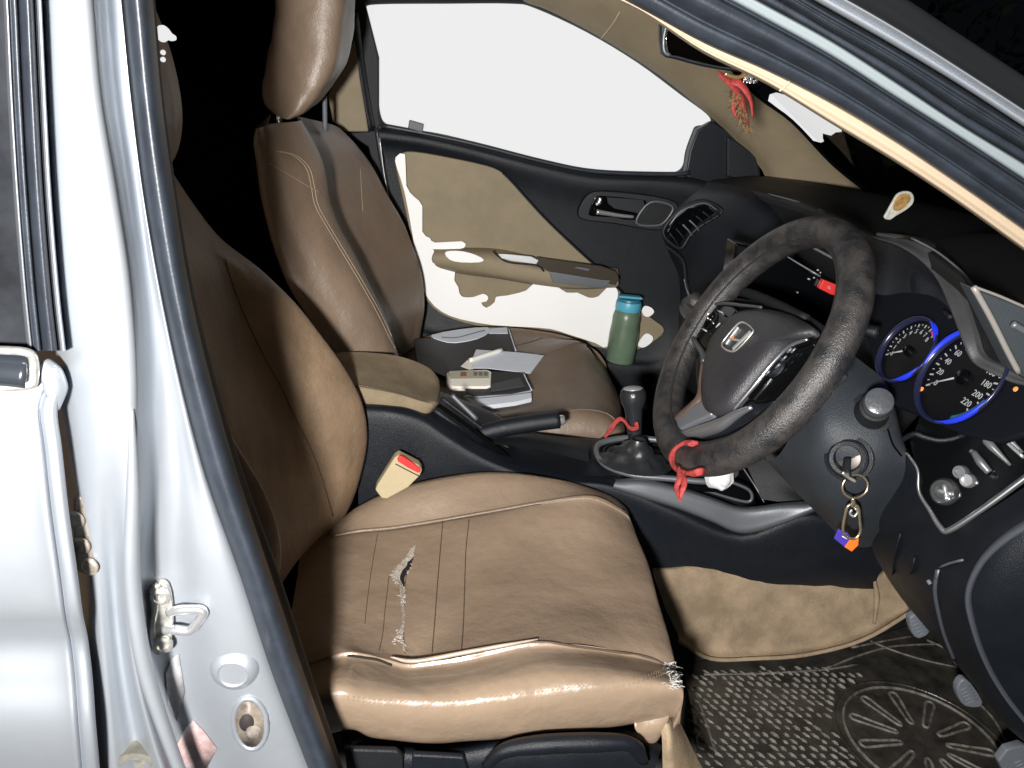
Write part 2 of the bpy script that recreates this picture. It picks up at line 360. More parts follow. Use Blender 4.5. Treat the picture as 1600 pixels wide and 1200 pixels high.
tube('chrome_strip', [at(-80, 545, -.812), at(0, 547, -.812), at(40, 550, -.812), at(52, 560, -.81), at(53, 590, -.81), at(46, 602, -.812), at(0, 606, -.812), at(-60, 606, -.812)], .0035, steel, rd)
tube('seal_end_cap', [at(66, 566, -.795), at(80, 585, -.797), at(88, 610, -.797), at(86, 640, -.795)], [.006, .009, .009, .004], paint, rd, flat=.5)
# gap and hinge
surf('shut_gap', [[at(a, b, -.74) for a, b in [(80, 600), (95, 700), (108, 800), (122, 900), (138, 1020), (146, 1100), (150, 1260)]], [at(a, b, -.735) for a, b in [(106, 600), (126, 720), (142, 800), (156, 900), (170, 1020), (180, 1100), (196, 1260)]]], rubber, car)
hg = prism('door_hinge', PX([(112, 782), (132, 779), (140, 800), (145, 850), (148, 880), (140, 893), (118, 893)], -.775), (0, .03, 0), rust, car, .004, 2)
for a, b in [(118, 812), (127, 852), (140, 884)]:
    lathe('hinge_bolt', at(a, b, -.776), (-.2, -1, 0), [(0, .0085), (.002, .0085), (.003, .006), (.0015, .005), (.0015, 0)], rust, hg, 18)

# ---------- near roof rail and windscreen pillar: pressed strips
uu = [800, 900, 1000, 1100, 1200, 1300, 1400, 1500, 1600, 1660]
def ln(vals, y): return [at(a, b, y) for a, b in zip(uu, vals)]
beL = [-60, -28, 15, 80, 129, 190, 250, 316, 388, 432]
beU = [-70, -38, 12, 67, 111, 162, 222, 289, 359, 402]
L1 = [-170, -125, -78, -24, 30, 86, 150, 213, 278, 318]
L2 = [-190, -145, -97, -43, 11, 66, 130, 196, 257, 297]
K1 = [-200, -158, -112, -62, -12, 48, 105, 172, 232, 272]
K2 = [-225, -182, -138, -88, -38, 18, 75, 135, 200, 240]
H1 = [-250, -208, -162, -114, -64, -10, 47, 110, 175, 214]
T1 = [-300, -262, -220, -170, -118, -62, -10, 55, 120, 158]
mixl = lambda a, b, t: [x*(1-t)+y*t for x, y in zip(a, b)]
wsp = surf('windscreen_pillar_trim', [ln([x+4 for x in beL], -.52), ln(beL, -.578), ln(mixl(beL, beU, .5), -.5795), ln(beU, -.581), ln([x-6 for x in beU], -.56)], beigep, car, nu=5, nv=4)
tube('trim_joint', [at(1218, 142, -.586), at(1226, 136, -.588), at(1234, 126, -.590)], .0012, beigeb, wsp)
surf('pillar_seal', [ln([x+2 for x in beU], -.57), ln(mixl(beU, L1, .03), -.60), ln(mixl(beU, L1, .28), -.612), ln(mixl(beU, L1, .36), -.607), ln(mixl(beU, L1, .45), -.618), ln(mixl(beU, L1, .62), -.634), ln(mixl(beU, L1, .82), -.634), ln(mixl(beU, L1, .93), -.62), ln(mixl(beU, L1, .97), -.628), ln(L1, -.62), ln(L1, -.60)], rubber, car, nu=5, nv=3)
surf('door_aperture_flange', [ln([x+3 for x in L1], -.61), ln(L1, -.628), ln(mixl(L1, L2, .5), -.632), ln(L2, -.632), ln([x-3 for x in L2], -.61)], mat('flange_paint', (.20, .235, .25), .55, bump=.1, bscale=600), car, nu=5, nv=3)
surf('aperture_channel', [ln(L2, -.625), ln(mixl(L2, K1, .3), -.612), ln(mixl(L2, K1, .8), -.612), ln(K1, -.60)], rubber, car, nu=5, nv=3)
surf('outer_seal', [ln([x+1 for x in K1], -.61), ln(mixl(K1, K2, .1), -.64), ln(mixl(K1, K2, .35), -.652), ln(mixl(K1, K2, .5), -.648), ln(mixl(K1, K2, .7), -.655), ln(mixl(K1, K2, .95), -.645), ln(K2, -.62)], rubber, car, nu=5, nv=3)
surf('roof_pillar', [ln(mixl(K2, H1, .06), -.64), ln(mixl(K2, H1, .12), -.665), ln(mixl(K2, H1, .4), -.672), ln(mixl(K2, H1, .45), -.669), ln(mixl(K2, H1, .8), -.676), ln(H1, -.684), ln([x-5 for x in H1], -.672), ln(mixl(H1, T1, .25), -.575), ln(mixl(H1, T1, .6), -.43), ln(T1, -.28), ln([x-1 for x in T1], -.1)], paint, car, nu=5, nv=4)

# ---------- cabin shell behind the seats, coloured near-black to stand for its shade
sh_ = part('cabin_lining', 'rear cabin lining coloured near-black for its shade')
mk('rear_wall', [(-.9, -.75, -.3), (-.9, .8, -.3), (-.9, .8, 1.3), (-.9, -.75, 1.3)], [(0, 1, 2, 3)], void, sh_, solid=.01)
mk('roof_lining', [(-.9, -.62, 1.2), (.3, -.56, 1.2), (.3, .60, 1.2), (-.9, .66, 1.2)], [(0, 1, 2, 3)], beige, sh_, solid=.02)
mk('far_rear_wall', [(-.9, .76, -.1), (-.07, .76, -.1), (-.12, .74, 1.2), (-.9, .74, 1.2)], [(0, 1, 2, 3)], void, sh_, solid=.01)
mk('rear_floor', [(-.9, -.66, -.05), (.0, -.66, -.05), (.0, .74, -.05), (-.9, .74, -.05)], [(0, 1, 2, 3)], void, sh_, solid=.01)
rb = part('rear_bench', 'brown rear seat in the dark behind the front seats')
surf('backrest', [[(-.72, y, .25), (-.74, y, .5), (-.80, y, .8), (-.86, y, .9)] for y in (-.6, -.2, .2, .6)], brown, rb)
surf('cushion', [[(-.72, y, .26), (-.5, y, .28), (-.38, y, .24), (-.36, y, .1)] for y in (-.6, -.2, .2, .6)], brown, rb)

# ---------- floor
fl = part('floor_pan')
mk('floor_carpet', [(-.1, -.66, -.045), (1.35, -.62, -.045), (1.35, .66, -.045), (-.1, .66, -.045)], [(0, 1, 2, 3)], mat('dark_carpet', (.02, .02, .018), .95, bump=1, bscale=300), fl, solid=.01)
# carpet on the tunnel side
tp = [(1020, 898), (1090, 892), (1200, 890), (1300, 893), (1365, 905), (1385, 893)]
bt = [(1060, 1000), (1110, 1028), (1180, 1028), (1260, 1022), (1350, 998), (1432, 950)]
mdl = [(1040, 950), (1100, 962), (1195, 962), (1280, 960), (1350, 955), (1412, 920)]
lowr = [(1058, 990), (1106, 1008), (1180, 1010), (1262, 1006), (1345, 985), (1428, 944)]
surf('tunnel_carpet', [[at(a, b, -.11) for a, b in [(p[0], p[1]-12) for p in tp]], [at(a, b, -.135) for a, b in tp], [at(a, b, -.155) for a, b in mdl], [at(a, b, -.165) for a, b in lowr], [at(a, b, -.185) for a, b in bt], [at(a, b+3, -.19) for a, b in bt]], carpet, fl, nu=8, nv=6, wob=.003, wsc=25)
tube('carpet_edge', [at(a, b+1, -.19) for a, b in bt], .004, carpet, fl)
tube('carpet_fold', [at(1366, 905, -.15), at(1370, 935, -.158), at(1366, 975, -.175)], [.003, .006, .003], carpet, fl)
surf('sill_carpet', [[at(1050, 1110, -.56), at(1062, 1128, -.565), at(1080, 1165, -.57), at(1105, 1215, -.57)], [at(1040, 1120, -.60), at(1048, 1140, -.61), at(1052, 1170, -.62), at(1060, 1215, -.62)], [at(1030, 1130, -.60), at(1034, 1150, -.61), at(1035, 1180, -.62), at(1036, 1215, -.62)]], carpet, fl, nu=5, nv=5)

# ---------- driver seat
ds = part('driver_seat', 'near tan leather seat with a torn cushion')
def rw(y, pts, dz=0): return [at(a, b, y)+Vector((0, 0, dz)) for a, b in pts]
def sh3(row, dx, dy, dz): return [p+Vector((dx, dy, dz)) for p in row]
R1 = rw(-.12, [(528, 812), (560, 790), (620, 762), (720, 741), (800, 738), (880, 750), (945, 772), (976, 795)])
R2 = rw(-.185, [(520, 838), (560, 830), (620, 824), (700, 811), (780, 797), (850, 785), (925, 777), (975, 800)])
R2b = rw(-.20, [(520, 842), (560, 836), (620, 830), (700, 817), (780, 804), (850, 794), (925, 788), (982, 815)])
R3 = rw(-.30, [(515, 890), (560, 888), (620, 890), (700, 884), (780, 876), (850, 870), (940, 866), (1003, 872)])
R4 = rw(-.42, [(510, 960), (560, 960), (620, 962), (700, 958), (780, 948), (860, 943), (950, 942), (1025, 950)])
R5 = rw(-.50, [(515, 1003), (560, 1006), (610, 1013), (660, 1022), (740, 1003), (840, 988), (940, 990), (1038, 1008)])
R6 = rw(-.53, [(535, 1020), (570, 1022), (610, 1032), (650, 1038), (740, 1022), (840, 1004), (940, 1012), (1045, 1040)])
R6b = rw(-.54, [(533, 1032), (570, 1034), (612, 1044), (650, 1050), (740, 1036), (840, 1016), (940, 1022), (1049, 1046)])
R7 = rw(-.592, [(530, 1058), (570, 1064), (612, 1070), (660, 1074), (740, 1066), (840, 1050), (940, 1044), (1053, 1058)])
R8 = rw(-.618, [(528, 1085), (570, 1095), (620, 1100), (690, 1101), (770, 1096), (850, 1088), (950, 1074), (1056, 1072)])
R9 = rw(-.618, [(530, 1118), (570, 1128), (620, 1134), (690, 1136), (770, 1132), (850, 1122), (950, 1112), (1054, 1096)])
R10 = rw(-.60, [(546, 1140), (580, 1152), (630, 1158), (700, 1162), (770, 1156), (850, 1144), (950, 1137), (1048, 1122)])
R11 = sh3(R10, 0, .05, -.015)
R0 = sh3(R1, 0, .02, -.09)
def nose(rows, zmin=-1):
    """continue every row round the front edge and down"""
    out = []
    for r in rows:
        e = r[-1]; d = (r[-1]-r[-2]).normalized()
        a_ = e+Vector((.012, 0, -.022)); b_ = e+Vector((.012, .01, -.07)); a_.z = max(a_.z, min(zmin, e.z)); b_.z = max(b_.z, min(zmin-.004, e.z-.004)) if zmin > -1 else b_.z
        out.append([r[0]+Vector((-.05, 0, -.02))]+r+[a_, b_])
    return out
cush = surf('cushion', nose([R0, R1, R2, R2b, R3, R4, R5, R6]), tanp, ds, nu=6, nv=5, wob=.0022, wsc=14)
surf('side_bolster', nose([R6, R6b, R7, R8, R9, R10, R11], .215), mat('glossy_tan_leather', (.245, .18, .127), .30, spec=.6, coat=.3, bump=.08, bscale=420, var=.12, vscale=7, bump2=.9, b2scale=9, rvar=.08), ds, nu=6, nv=5, wob=.002, wsc=16)
mk('seat_pan', [at(540, 1010, -.5), at(1010, 960, -.45), at(960, 840, -.16), at(560, 850, -.16)], [(0, 1, 2, 3)], blk, ds, solid=.02).location = (0, 0, -.07)
surf('cover_flap', [rw(-.596, [(990, 1120), (1005, 1120), (1025, 1112), (1048, 1100)]), rw(-.605, [(992, 1138), (1006, 1140), (1026, 1136), (1046, 1116)]), rw(-.604, [(1000, 1146), (1010, 1153), (1026, 1150), (1042, 1130)]), rw(-.600, [(1008, 1152), (1014, 1159), (1024, 1158), (1034, 1142)])], MATS['glossy_tan_leather'], ds, nu=5, nv=5, solid=.004)
# piping, seams, stitches
tube('piping', R2[0:8], .0035, tan, ds, n=6)
tube('piping', [p+Vector((0, .002, .004)) for p in R6[2:6]], [.0008, .0028, .0032, .003, .0028, .001], mat('pale_highlight', (.34, .27, .21), .35, var=.2, vscale=40), ds, n=6)  # piping coloured pale to imitate a white highlight along the seam
def seamline(px, y, r, m, par, name='seam'): return tube(name, [at(a, b, y(a, b) if callable(y) else y) for a, b in px], r, m, par, n=5)
from mathutils.bvhtree import BVHTree
bpy.context.view_layer.update()
DG = bpy.context.evaluated_depsgraph_get()
TREES = {}
def hit(objs, a, b):
    best = None
    for o in objs:
        if o.name not in TREES: TREES[o.name] = BVHTree.FromObject(o, DG)
        h = TREES[o.name].ray_cast(CAM, ray(a, b).normalized())
        if h[0] and (best is None or h[3] < best[1]): best = (h[0], h[3], h[1])
    return best
def onto(objs, px, lift=.001):
    out = []
    for a, b in px:
        h = hit(objs, a, b)
        if h: n = h[2] if h[2].dot(ray(a, b)) < 0 else -h[2]; out.append(h[0]+n*lift)
    return out
def densepx(px, n=6): return [(p.x, p.y) for p in cr([(a, b, 0) for a, b in px], n)]
bol = COL.objects['side_bolster']
seam_m = mat('dark_seam', (.07, .045, .03), .7); stm = mat('tan_stitch', (.29, .215, .15), .6)
def sline(objs, px, r, m, par, name='seam', lift=0.0):
    P = onto(objs, densepx(px, 5), lift)
    if len(P) > 2: return tube(name, P, r, m, par, n=2, seg=6)
def stitches(objs, px, par, dist=.006, ln_=.004, m=stm, r=.0007, name='stitching', slant=0):
    P = onto(objs, densepx(px, 12), .0006); vs = []; fs = []; acc = 0
    for p, q in zip(P, P[1:]):
        d = q-p; L = d.length
        if L == 0 or L > .05: continue
        t = acc
        while t < L:
            c = p+d*(t/L); e = d.normalized()*ln_*.5; s = Vector((0, 0, 1)).cross(e).normalized()*r; uq = e.cross(s).normalized()*r
            e = e+s*slant; k = len(vs); vs += [c-e-s, c-e+s, c+e+s, c+e-s, c-e+uq, c+e+uq]; fs += [(k, k+1, k+4), (k+1, k+2, k+5, k+4), (k+3, k, k+4, k+5), (k+2, k+3, k+5)]
            t += dist
        acc = t-L
    if vs: o = mk(name, vs, fs, m, par, smooth=False); o['kind'] = 'stuff'
sline([cush], [(733, 812), (728, 860), (726, 920), (724, 975), (721, 1020)], .0009, seam_m, ds)
sline([cush], [(692, 815), (688, 860), (683, 920), (679, 975), (675, 1022)], .0009, seam_m, ds)
sline([cush], [(590, 835), (582, 880), (575, 930), (570, 975)], .0006, seam_m, ds)
sline([cush], [(608, 900), (602, 950), (598, 990), (592, 1018)], .0006, seam_m, ds)
sline([cush, bol], [(543, 1024), (570, 1028), (590, 1031), (612, 1040)], .0022, mat('split_dark', (.01, .008, .006), .9), ds, 'open_seam')
sline([cush, bol], [(750, 1020), (800, 1006), (850, 1003), (900, 1010), (960, 1018), (1010, 1026), (1042, 1040)], .0018, seam_m, ds)
for dv in (0, 9):
    stitches([bol], [(545, 1088+dv*.5), (600, 1094+dv*.7), (680, 1098+dv), (760, 1090+dv), (850, 1080+dv), (940, 1068+dv), (1000, 1058+dv*.8), (1040, 1047+dv*.5)], ds, .0065, .0045, slant=2.5)
# the tear: one ragged near-vertical split with pale lifted lining
tl = [(650, 852, 1), (646, 866, 4), (641, 878, 7), (637, 888, 9), (631, 898, 12), (627, 906, 9), (631, 916, 4), (633, 930, 3), (631, 944, 3), (632, 960, 1.5), (631, 978, 1.5), (629, 992, 4), (626, 1000, 5), (632, 1008, 1.5), (634, 1024, 1)]
def ribbon(name, L_, R_, m, lift):
    A = onto([cush, bol], L_, lift); B = onto([cush, bol], R_, lift*.3); n = min(len(A), len(B))
    return mk(name, A[:n]+B[:n], [(i, i+1, n+i+1, n+i) for i in range(n-1)], m, ds, smooth=False, solid=.0008)
dn = []
for (a, b, w), (a2, b2, w2) in zip(tl, tl[1:]):
    for k in range(4): t = k/4; dn.append((a*(1-t)+a2*t+rnd.gauss(0, .7), b*(1-t)+b2*t, w*(1-t)+w2*t))
ribbon('torn_lining', [(a-w*1.1-rnd.random()*w*.9-1, b+rnd.gauss(0, .6)) for a, b, w in dn], [(a+1, b) for a, b, w in dn], mat('torn_backing', (.42, .39, .35), .9, col2=(.26, .2, .15), vscale=120, bump=1, bscale=300), .0028)
ribbon('tear', [(a-.3*w, b) for a, b, w in dn[9:26]], [(a+.25*w+.6+rnd.random(), b) for a, b, w in dn[6:32]], mat('tear_dark', (.004, .003, .003), .9), .0036)
def fray(objs, pts, par, name='frayed_fibre', L=.008, k=26, spread=4):
    vs = []; fs = []
    for a, b, w in pts:
        for i in range(int(k*w)):
            h = onto(objs, [(a+rnd.gauss(0, spread*w), b+rnd.gauss(0, 4))], .0004)
            if not h: continue
            p = h[0]; d = Vector((rnd.gauss(0, 1), rnd.gauss(0, .6)-.5, abs(rnd.gauss(0, .7)))).normalized()*L*rnd.uniform(.5, 1.3); s = d.cross(Vector((rnd.random(), 1, rnd.random()))).normalized()*.0004
            m_ = p+d*.5+Vector((rnd.gauss(0, .001), 0, .001)); q = len(vs); vs += [p-s, p+s, m_+s, m_-s, p+d]; fs += [(q, q+1, q+2, q+3), (q+3, q+2, q+4)]
    if vs: o = mk(name, vs, fs, threadw, par, smooth=False, solid=.0006); o['kind'] = 'stuff'
fray([cush], [(643, 868, .5), (634, 884, .8), (622, 895, 1.1), (620, 904, .9), (629, 922, .5), (630, 940, .5), (625, 1000, .5), (618, 998, .3)], ds, L=.0042)
fray([cush, bol], [(1044, 1040, .6), (1050, 1050, 1), (1053, 1062, 1), (1051, 1072, .7)], ds, L=.008, k=34, spread=4)
sline([cush], [(648, 855), (640, 880), (634, 905), (632, 940), (631, 1000), (633, 1022)], .0007, seam_m, ds)

# backrest
def bk(a, b, y): return at(a, b, y)
st = []
# each station: far back, far silhouette, far crest, seam, centre, near seam, near crest, near back
sil = [(262, 262), (300, 318), (350, 378), (415, 428), (462, 472), (505, 530), (545, 588), (568, 640), (573, 690), (562, 748), (544, 792), (520, 830)]
sea = [(235, 262), (272, 320), (318, 384), (352, 440), (385, 510), (415, 570), (440, 615), (462, 660), (485, 705), (503, 755), (515, 800), (505, 840)]
cen = [(175, 285), (215, 335), (255, 395), (285, 455), (315, 525), (345, 590), (368, 640), (388, 690), (405, 740), (425, 795), (445, 850), (455, 890)]
for i in range(12):
    a = at(*sil[i], -.115); b_ = at(*sea[i], -.215); c = at(*cen[i], -.36)
    nc = Vector((a.x-.005, -.565, a.z+.01)); ns = Vector((b_.x-.01, -.50, b_.z)); 
    k_ = max(0, i-3)*.012; nc.x -= k_+.02; ns.x -= k_*.7
    st.append([Vector((a.x-.14, -.14, a.z-.01)), Vector((a.x-.05, -.108, a.z)), a, Vector((a.x*.6+b_.x*.4, -.165, (a.z+b_.z)/2)), b_+Vector((-.006, 0, 0)), c, ns, (ns+nc)/2+Vector((.01, 0, 0)), nc, Vector((nc.x-.05, -.60, nc.z)), Vector((nc.x-.16, -.58, nc.z-.01))])
back = surf('backrest', st, brown, ds, nu=6, nv=5, wob=.003, wsc=11)
bpy.context.view_layer.update(); DG = bpy.context.evaluated_depsgraph_get()
sline([back], [(352, 405), (362, 440), (385, 500), (415, 562), (438, 603), (462, 655), (485, 700), (503, 748), (520, 806)], .0012, seam_m, ds)
# head restraint of the driver seat, mostly in the pillar's shade
hr = []
for z, w, d in [(.82, .07, .02), (.85, .105, .045), (.90, .135, .062), (.97, .14, .066), (1.04, .12, .055), (1.08, .08, .03)]:
    cx = -.305-(z-.92)*.25
    hr.append([Vector((cx+d*math.cos(t), -.36+w*math.sin(t), z)) for t in [i*math.pi/6 for i in range(12)]+[0]])
surf('headrest', hr, brown, ds, nu=3, nv=4)
lm = prism('white_spot', PX([(245, 42), (252, 39), (260, 45), (265, 52), (271, 56), (272, 62), (266, 64), (260, 62), (254, 66), (247, 62), (244, 52)], -.52), (0, .01, 0), lit, car, .001, 2)  # glowing shape added for a white spot; no lamp is fitted here
lab(lm, 'small glowing white spot added against the dark headrest')
for b in (82, 93): lathe('white_dot', at(255, b, -.52), (0, -1, 0), [(0, .0026), (.003, .0022), (.0032, 0)], lit, car, 10)  # two smaller glowing spots, also added
# plastic seat base
sb = surf('base_trim', [rw(-.575, [(535, 1148), (600, 1160), (700, 1166), (800, 1150), (900, 1144), (985, 1142), (1035, 1165)]), rw(-.60, [(535, 1160), (600, 1168), (700, 1174), (800, 1160), (900, 1154), (985, 1152), (1030, 1180)]), rw(-.612, [(540, 1185), (600, 1190), (700, 1196), (800, 1190), (900, 1185), (980, 1182), (1024, 1200)]), rw(-.612, [(545, 1230), (600, 1232), (700, 1236), (800, 1232), (900, 1230), (980, 1226), (1020, 1236)])], blk, ds, nu=6, nv=5)
tube('recline_lever', [at(760, 1196, -.64), at(790, 1172, -.642), at(850, 1163, -.645), at(930, 1160, -.645), at(985, 1163, -.64), at(1005, 1190, -.63)], [.010, .016, .020, .020, .016, .008], blk, ds, flat=.6)
prism('lever_pocket', PX([(550, 1172), (618, 1174), (630, 1182), (630, 1215), (552, 1215)], -.622), (0, .01, 0), blk2, ds, .003)
prism('adjuster_panel', PX([(644, 1180), (725, 1184), (735, 1215), (644, 1215)], -.622), (0, .01, 0), blk, ds, .003)
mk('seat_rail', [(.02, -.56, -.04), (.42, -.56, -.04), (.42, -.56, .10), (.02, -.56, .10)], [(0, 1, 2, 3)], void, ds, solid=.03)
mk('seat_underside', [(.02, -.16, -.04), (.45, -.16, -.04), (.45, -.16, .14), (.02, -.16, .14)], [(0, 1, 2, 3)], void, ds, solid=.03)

# ---------- passenger seat
ps = part('passenger_seat', 'far tan leather seat with papers on its cushion')
stn = []  # v-stations: far silhouette, far inner crest, centre, seam, near edge(left dark)
dat = [ # near-left(u), seam(u,v), inner(u,v), centre(u,v), farcrest(u,v), far sil(u,v)
 ((400, 200), (432, 192), (470, 188), (500, 186), (520, 195), (528, 205)),
 ((396, 222), (455, 225), (488, 220), (520, 222), (542, 222), (553, 228)),
 ((402, 262), (480, 262), (508, 262), (530, 262), (566, 256), (578, 262)),
 ((408, 310), (488, 310), (516, 315), (548, 318), (592, 308), (606, 312)),
 ((420, 360), (505, 355), (530, 355), (566, 362), (614, 355), (632, 358)),
 ((436, 410), (532, 405), (556, 402), (592, 412), (634, 402), (650, 404)),
 ((455, 455), (560, 450), (580, 450), (612, 458), (644, 440), (658, 440)),
 ((484, 500), (588, 500), (602, 498), (628, 500), (648, 480), (660, 478)),
 ((510, 545), (612, 550), (620, 548), (634, 540), (644, 512), (656, 508)),
 ((535, 585), (628, 590), (632, 585), (638, 575), (642, 545), (650, 540))]
for a, b, c, d, e, f_ in dat:
    A = at(*a, .12); B = at(*b, .16); Cc = at(*c, .22); D = at(*d, .36)+Vector((-.045, 0, 0)); E_ = at(*e, .53); F_ = at(*f_, .59)
    stn.append([A+Vector((-.02, .30, 0)), A, A.lerp(B, .5)+Vector((.0, -.025, 0)), B+Vector((0, -.012, 0)), Cc, D, E_, F_, F_+Vector((-.1, .01, 0))])
pback = surf('backrest', stn, tan, ps, nu=6, nv=5, wob=.002, wsc=12)
bpy.context.view_layer.update(); DG = bpy.context.evaluated_depsgraph_get()
for off in (0, 5):
    sline([pback], [(432+off, 236), (458+off, 243), (478+off, 262), (486+off, 290), (492+off, 320), (508+off, 350), (535+off, 395), (562+off, 440), (590+off, 490), (612+off, 535), (626+off, 556)], .0010, stm, ps)
sline([pback], [(420, 255), (455, 275), (480, 290), (500, 300)], .001, stm, ps)
sline([pback], [(563, 262), (565, 300), (567, 330)], .001, stm, ps)
# headrest
hd = [  # left, a, b, right-front edge, right edge
 ((418, -40), (455, -42), (500, -45), (540, -45), (556, -40)),
 ((432, 0), (470, -5), (515, -8), (542, -5), (553, 0)),
 ((428, 50), (465, 48), (510, 50), (538, 52), (552, 50)),
 ((418, 100), (455, 104), (500, 110), (528, 104), (541, 94)),
 ((411, 140), (444, 152), (482, 152), (506, 142), (522, 128)),
 ((414, 162), (438, 174), (466, 177), (487, 166), (500, 154)),
 ((424, 174), (438, 183), (452, 187), (466, 182), (476, 174))]
hrr = []
for a, b, c, d, e in hd:
    A = at(*a, .27); B = at(*b, .235); Cc = at(*c, .225); D = at(*d, .26); E_ = at(*e, .40)
    hrr.append([E_+Vector((-.09, .08, 0)), A+Vector((-.01, .12, 0)), A, B, Cc, D, E_, E_+Vector((-.05, .05, 0)), E_+Vector((-.09, .08, 0))])
hrest = surf('headrest', hrr, tan, ps, nu=6, nv=8, wob=.0026, wsc=28)
tube('headrest_post', [at(436, 172, .29), at(436, 200, .29)], .006, chrome, ps)
tube('headrest_post', [at(507, 150, .44), at(508, 205, .44)], .005, grey, ps)
lathe('post_collar', at(436, 196, .29), (0, 0, 1), [(-.01, .02), (0, .02), (.003, .014), (.003, 0)], brown, ps)
# cushion
Q1 = rw(.60, [(660, 530), (720, 516), (790, 514), (850, 520), (900, 532), (930, 548), (942, 562)])
Q1b = rw(.585, [(660, 536), (720, 522), (790, 519), (850, 525), (897, 538), (927, 556), (945, 572)])
Q2 = rw(.50, [(655, 560), (720, 552), (790, 546), (850, 540), (905, 535), (935, 565), (952, 590)])
Q3 = rw(.36, [(650, 590), (720, 588), (790, 582), (850, 578), (900, 578), (940, 590), (962, 612)])
Q4 = rw(.20, [(645, 640), (720, 640), (790, 634), (850, 630), (900, 625), (945, 630), (968, 645)])
Q5 = rw(.12, [(640, 655), (720, 655), (790, 650), (850, 645), (905, 641), (948, 650), (972, 668)])
Q6 = rw(.09, [(640, 690), (720, 690), (790, 688), (850, 686), (905, 684), (948, 684), (970, 688)])
Q7 = sh3(Q6, 0, .02, -.06)
Q0 = sh3(Q1, 0, .02, -.08)
pc = surf('cushion', nose([Q0, Q1, Q1b, Q2, Q3, Q4, Q5, Q6, Q7]), tan, ps, nu=6, nv=5, wob=.002, wsc=14)
bpy.context.view_layer.update(); DG = bpy.context.evaluated_depsgraph_get()
sline([pc], [(800, 566), (850, 552), (900, 536), (925, 545)], .0022, tan, ps, 'piping')
sline([pc], [(805, 650), (860, 648), (905, 640), (945, 645), (968, 662)], .0022, tan, ps, 'piping')
sline([pc], [(806, 540), (830, 534), (848, 528)], .0012, seam_m, ps)

# ---------- passenger door
pd = part('passenger_door', 'black and beige inside of the far door')
y0 = .705
# main panel as a shaped sheet: rows downwards
tpx = [(590, 196), (660, 206), (740, 224), (850, 252), (930, 268), (1010, 272), (1075, 274), (1120, 284), (1190, 292)]
ins = [(617, 252), (625, 241), (645, 237), (700, 246), (760, 259), (785, 270), (803, 288), (850, 340), (900, 388), (950, 434), (985, 472), (1022, 500), (1037, 512), (1034, 524), (1010, 541), (985, 549), (960, 548), (925, 541), (880, 528), (820, 517), (760, 512), (710, 500), (675, 480), (657, 445), (640, 360), (627, 300)]
rows = [rw(.72, tpx), rw(.69, [(590, 201), (660, 211), (740, 229), (850, 257), (930, 273), (1010, 277), (1075, 280), (1120, 290), (1190, 300)]),
 rw(.682, [(594, 215), (660, 224), (740, 242), (850, 272), (930, 290), (1010, 292), (1075, 300), (1120, 310), (1190, 330)]),
 rw(.70, [(600, 240), (660, 250), (740, 270), (850, 310), (930, 330), (1010, 340), (1075, 350), (1120, 360), (1190, 370)]),
 rw(.71, [(610, 330), (680, 330), (760, 340), (850, 370), (930, 400), (1010, 420), (1075, 430), (1120, 430), (1190, 430)]),
 rw(.71, [(625, 430), (700, 440), (780, 450), (860, 470), (940, 480), (1010, 490), (1060, 495), (1110, 500), (1180, 500)]),
 rw(.69, [(640, 500), (700, 515), (780, 524), (860, 530), (930, 548), (1010, 556), (1060, 540), (1110, 560), (1180, 560)]),
 rw(.67, [(640, 530), (700, 540), (780, 550), (860, 560), (930, 570), (1010, 580), (1060, 580), (1110, 600), (1180, 600)]),
 rw(.67, [(640, 620), (700, 620), (780, 620), (860, 620), (930, 620), (1010, 640), (1060, 640), (1110, 640), (1180, 640)])]
surf('door_panel', rows, blk, pd, nu=6, nv=5)
inso = py('beige_insert', ins, .676, .02, beige, pd, .003, 3)
tube('insert_edge', [at(a, b, .678) for a, b in ins[5:11]], .003, blk, pd)
# armrest and switches
arm = surf('armrest', [rw(.68, [(672, 386), (720, 386), (780, 388), (840, 400), (900, 410), (966, 420)]), rw(.64, [(678, 392), (720, 393), (780, 398), (840, 414), (900, 420), (966, 430)]), rw(.625, [(676, 402), (720, 404), (780, 412), (840, 424), (900, 434), (966, 440)]), rw(.63, [(680, 414), (720, 420), (780, 430), (840, 440), (900, 448), (966, 446)]), rw(.66, [(690, 420), (720, 428), (780, 436), (840, 446), (900, 452), (960, 450)])], beige, pd, nu=5, nv=4)
py('switch_plate', [(838, 402), (850, 404), (940, 416), (962, 424), (968, 436), (962, 446), (940, 442), (866, 430), (840, 414)], .618, .01, mat('dark_brown_gloss', (.05, .042, .032), .3), pd, .002)
py('window_switch', [(897, 419), (902, 417), (922, 420), (920, 424)], .614, .006, silver, pd, .001)
py('silver_strip', [(858, 424), (866, 425), (940, 437), (955, 438), (948, 448), (935, 450), (864, 442)], .612, .008, silver, pd, .002)
py('pull_handle_chrome', [(778, 397), (790, 397), (830, 401), (842, 407), (838, 413), (800, 408), (784, 404)], .600, .006, mat('chrome_highlight', (.72, .74, .76), .3, .2), pd, .002)  # the chrome's white highlight is put into this pale colour
tube('pull_handle_rim', [at(a, b, .612) for a, b in [(770, 392), (778, 400), (795, 410), (838, 415), (850, 424)]], .002, blk, pd)
tube('pocket_crease', [at(a, b, .674) for a, b in [(712, 424), (760, 428), (800, 433), (850, 442)]], .0015, mat('crease', (.12, .1, .07), .8), pd)
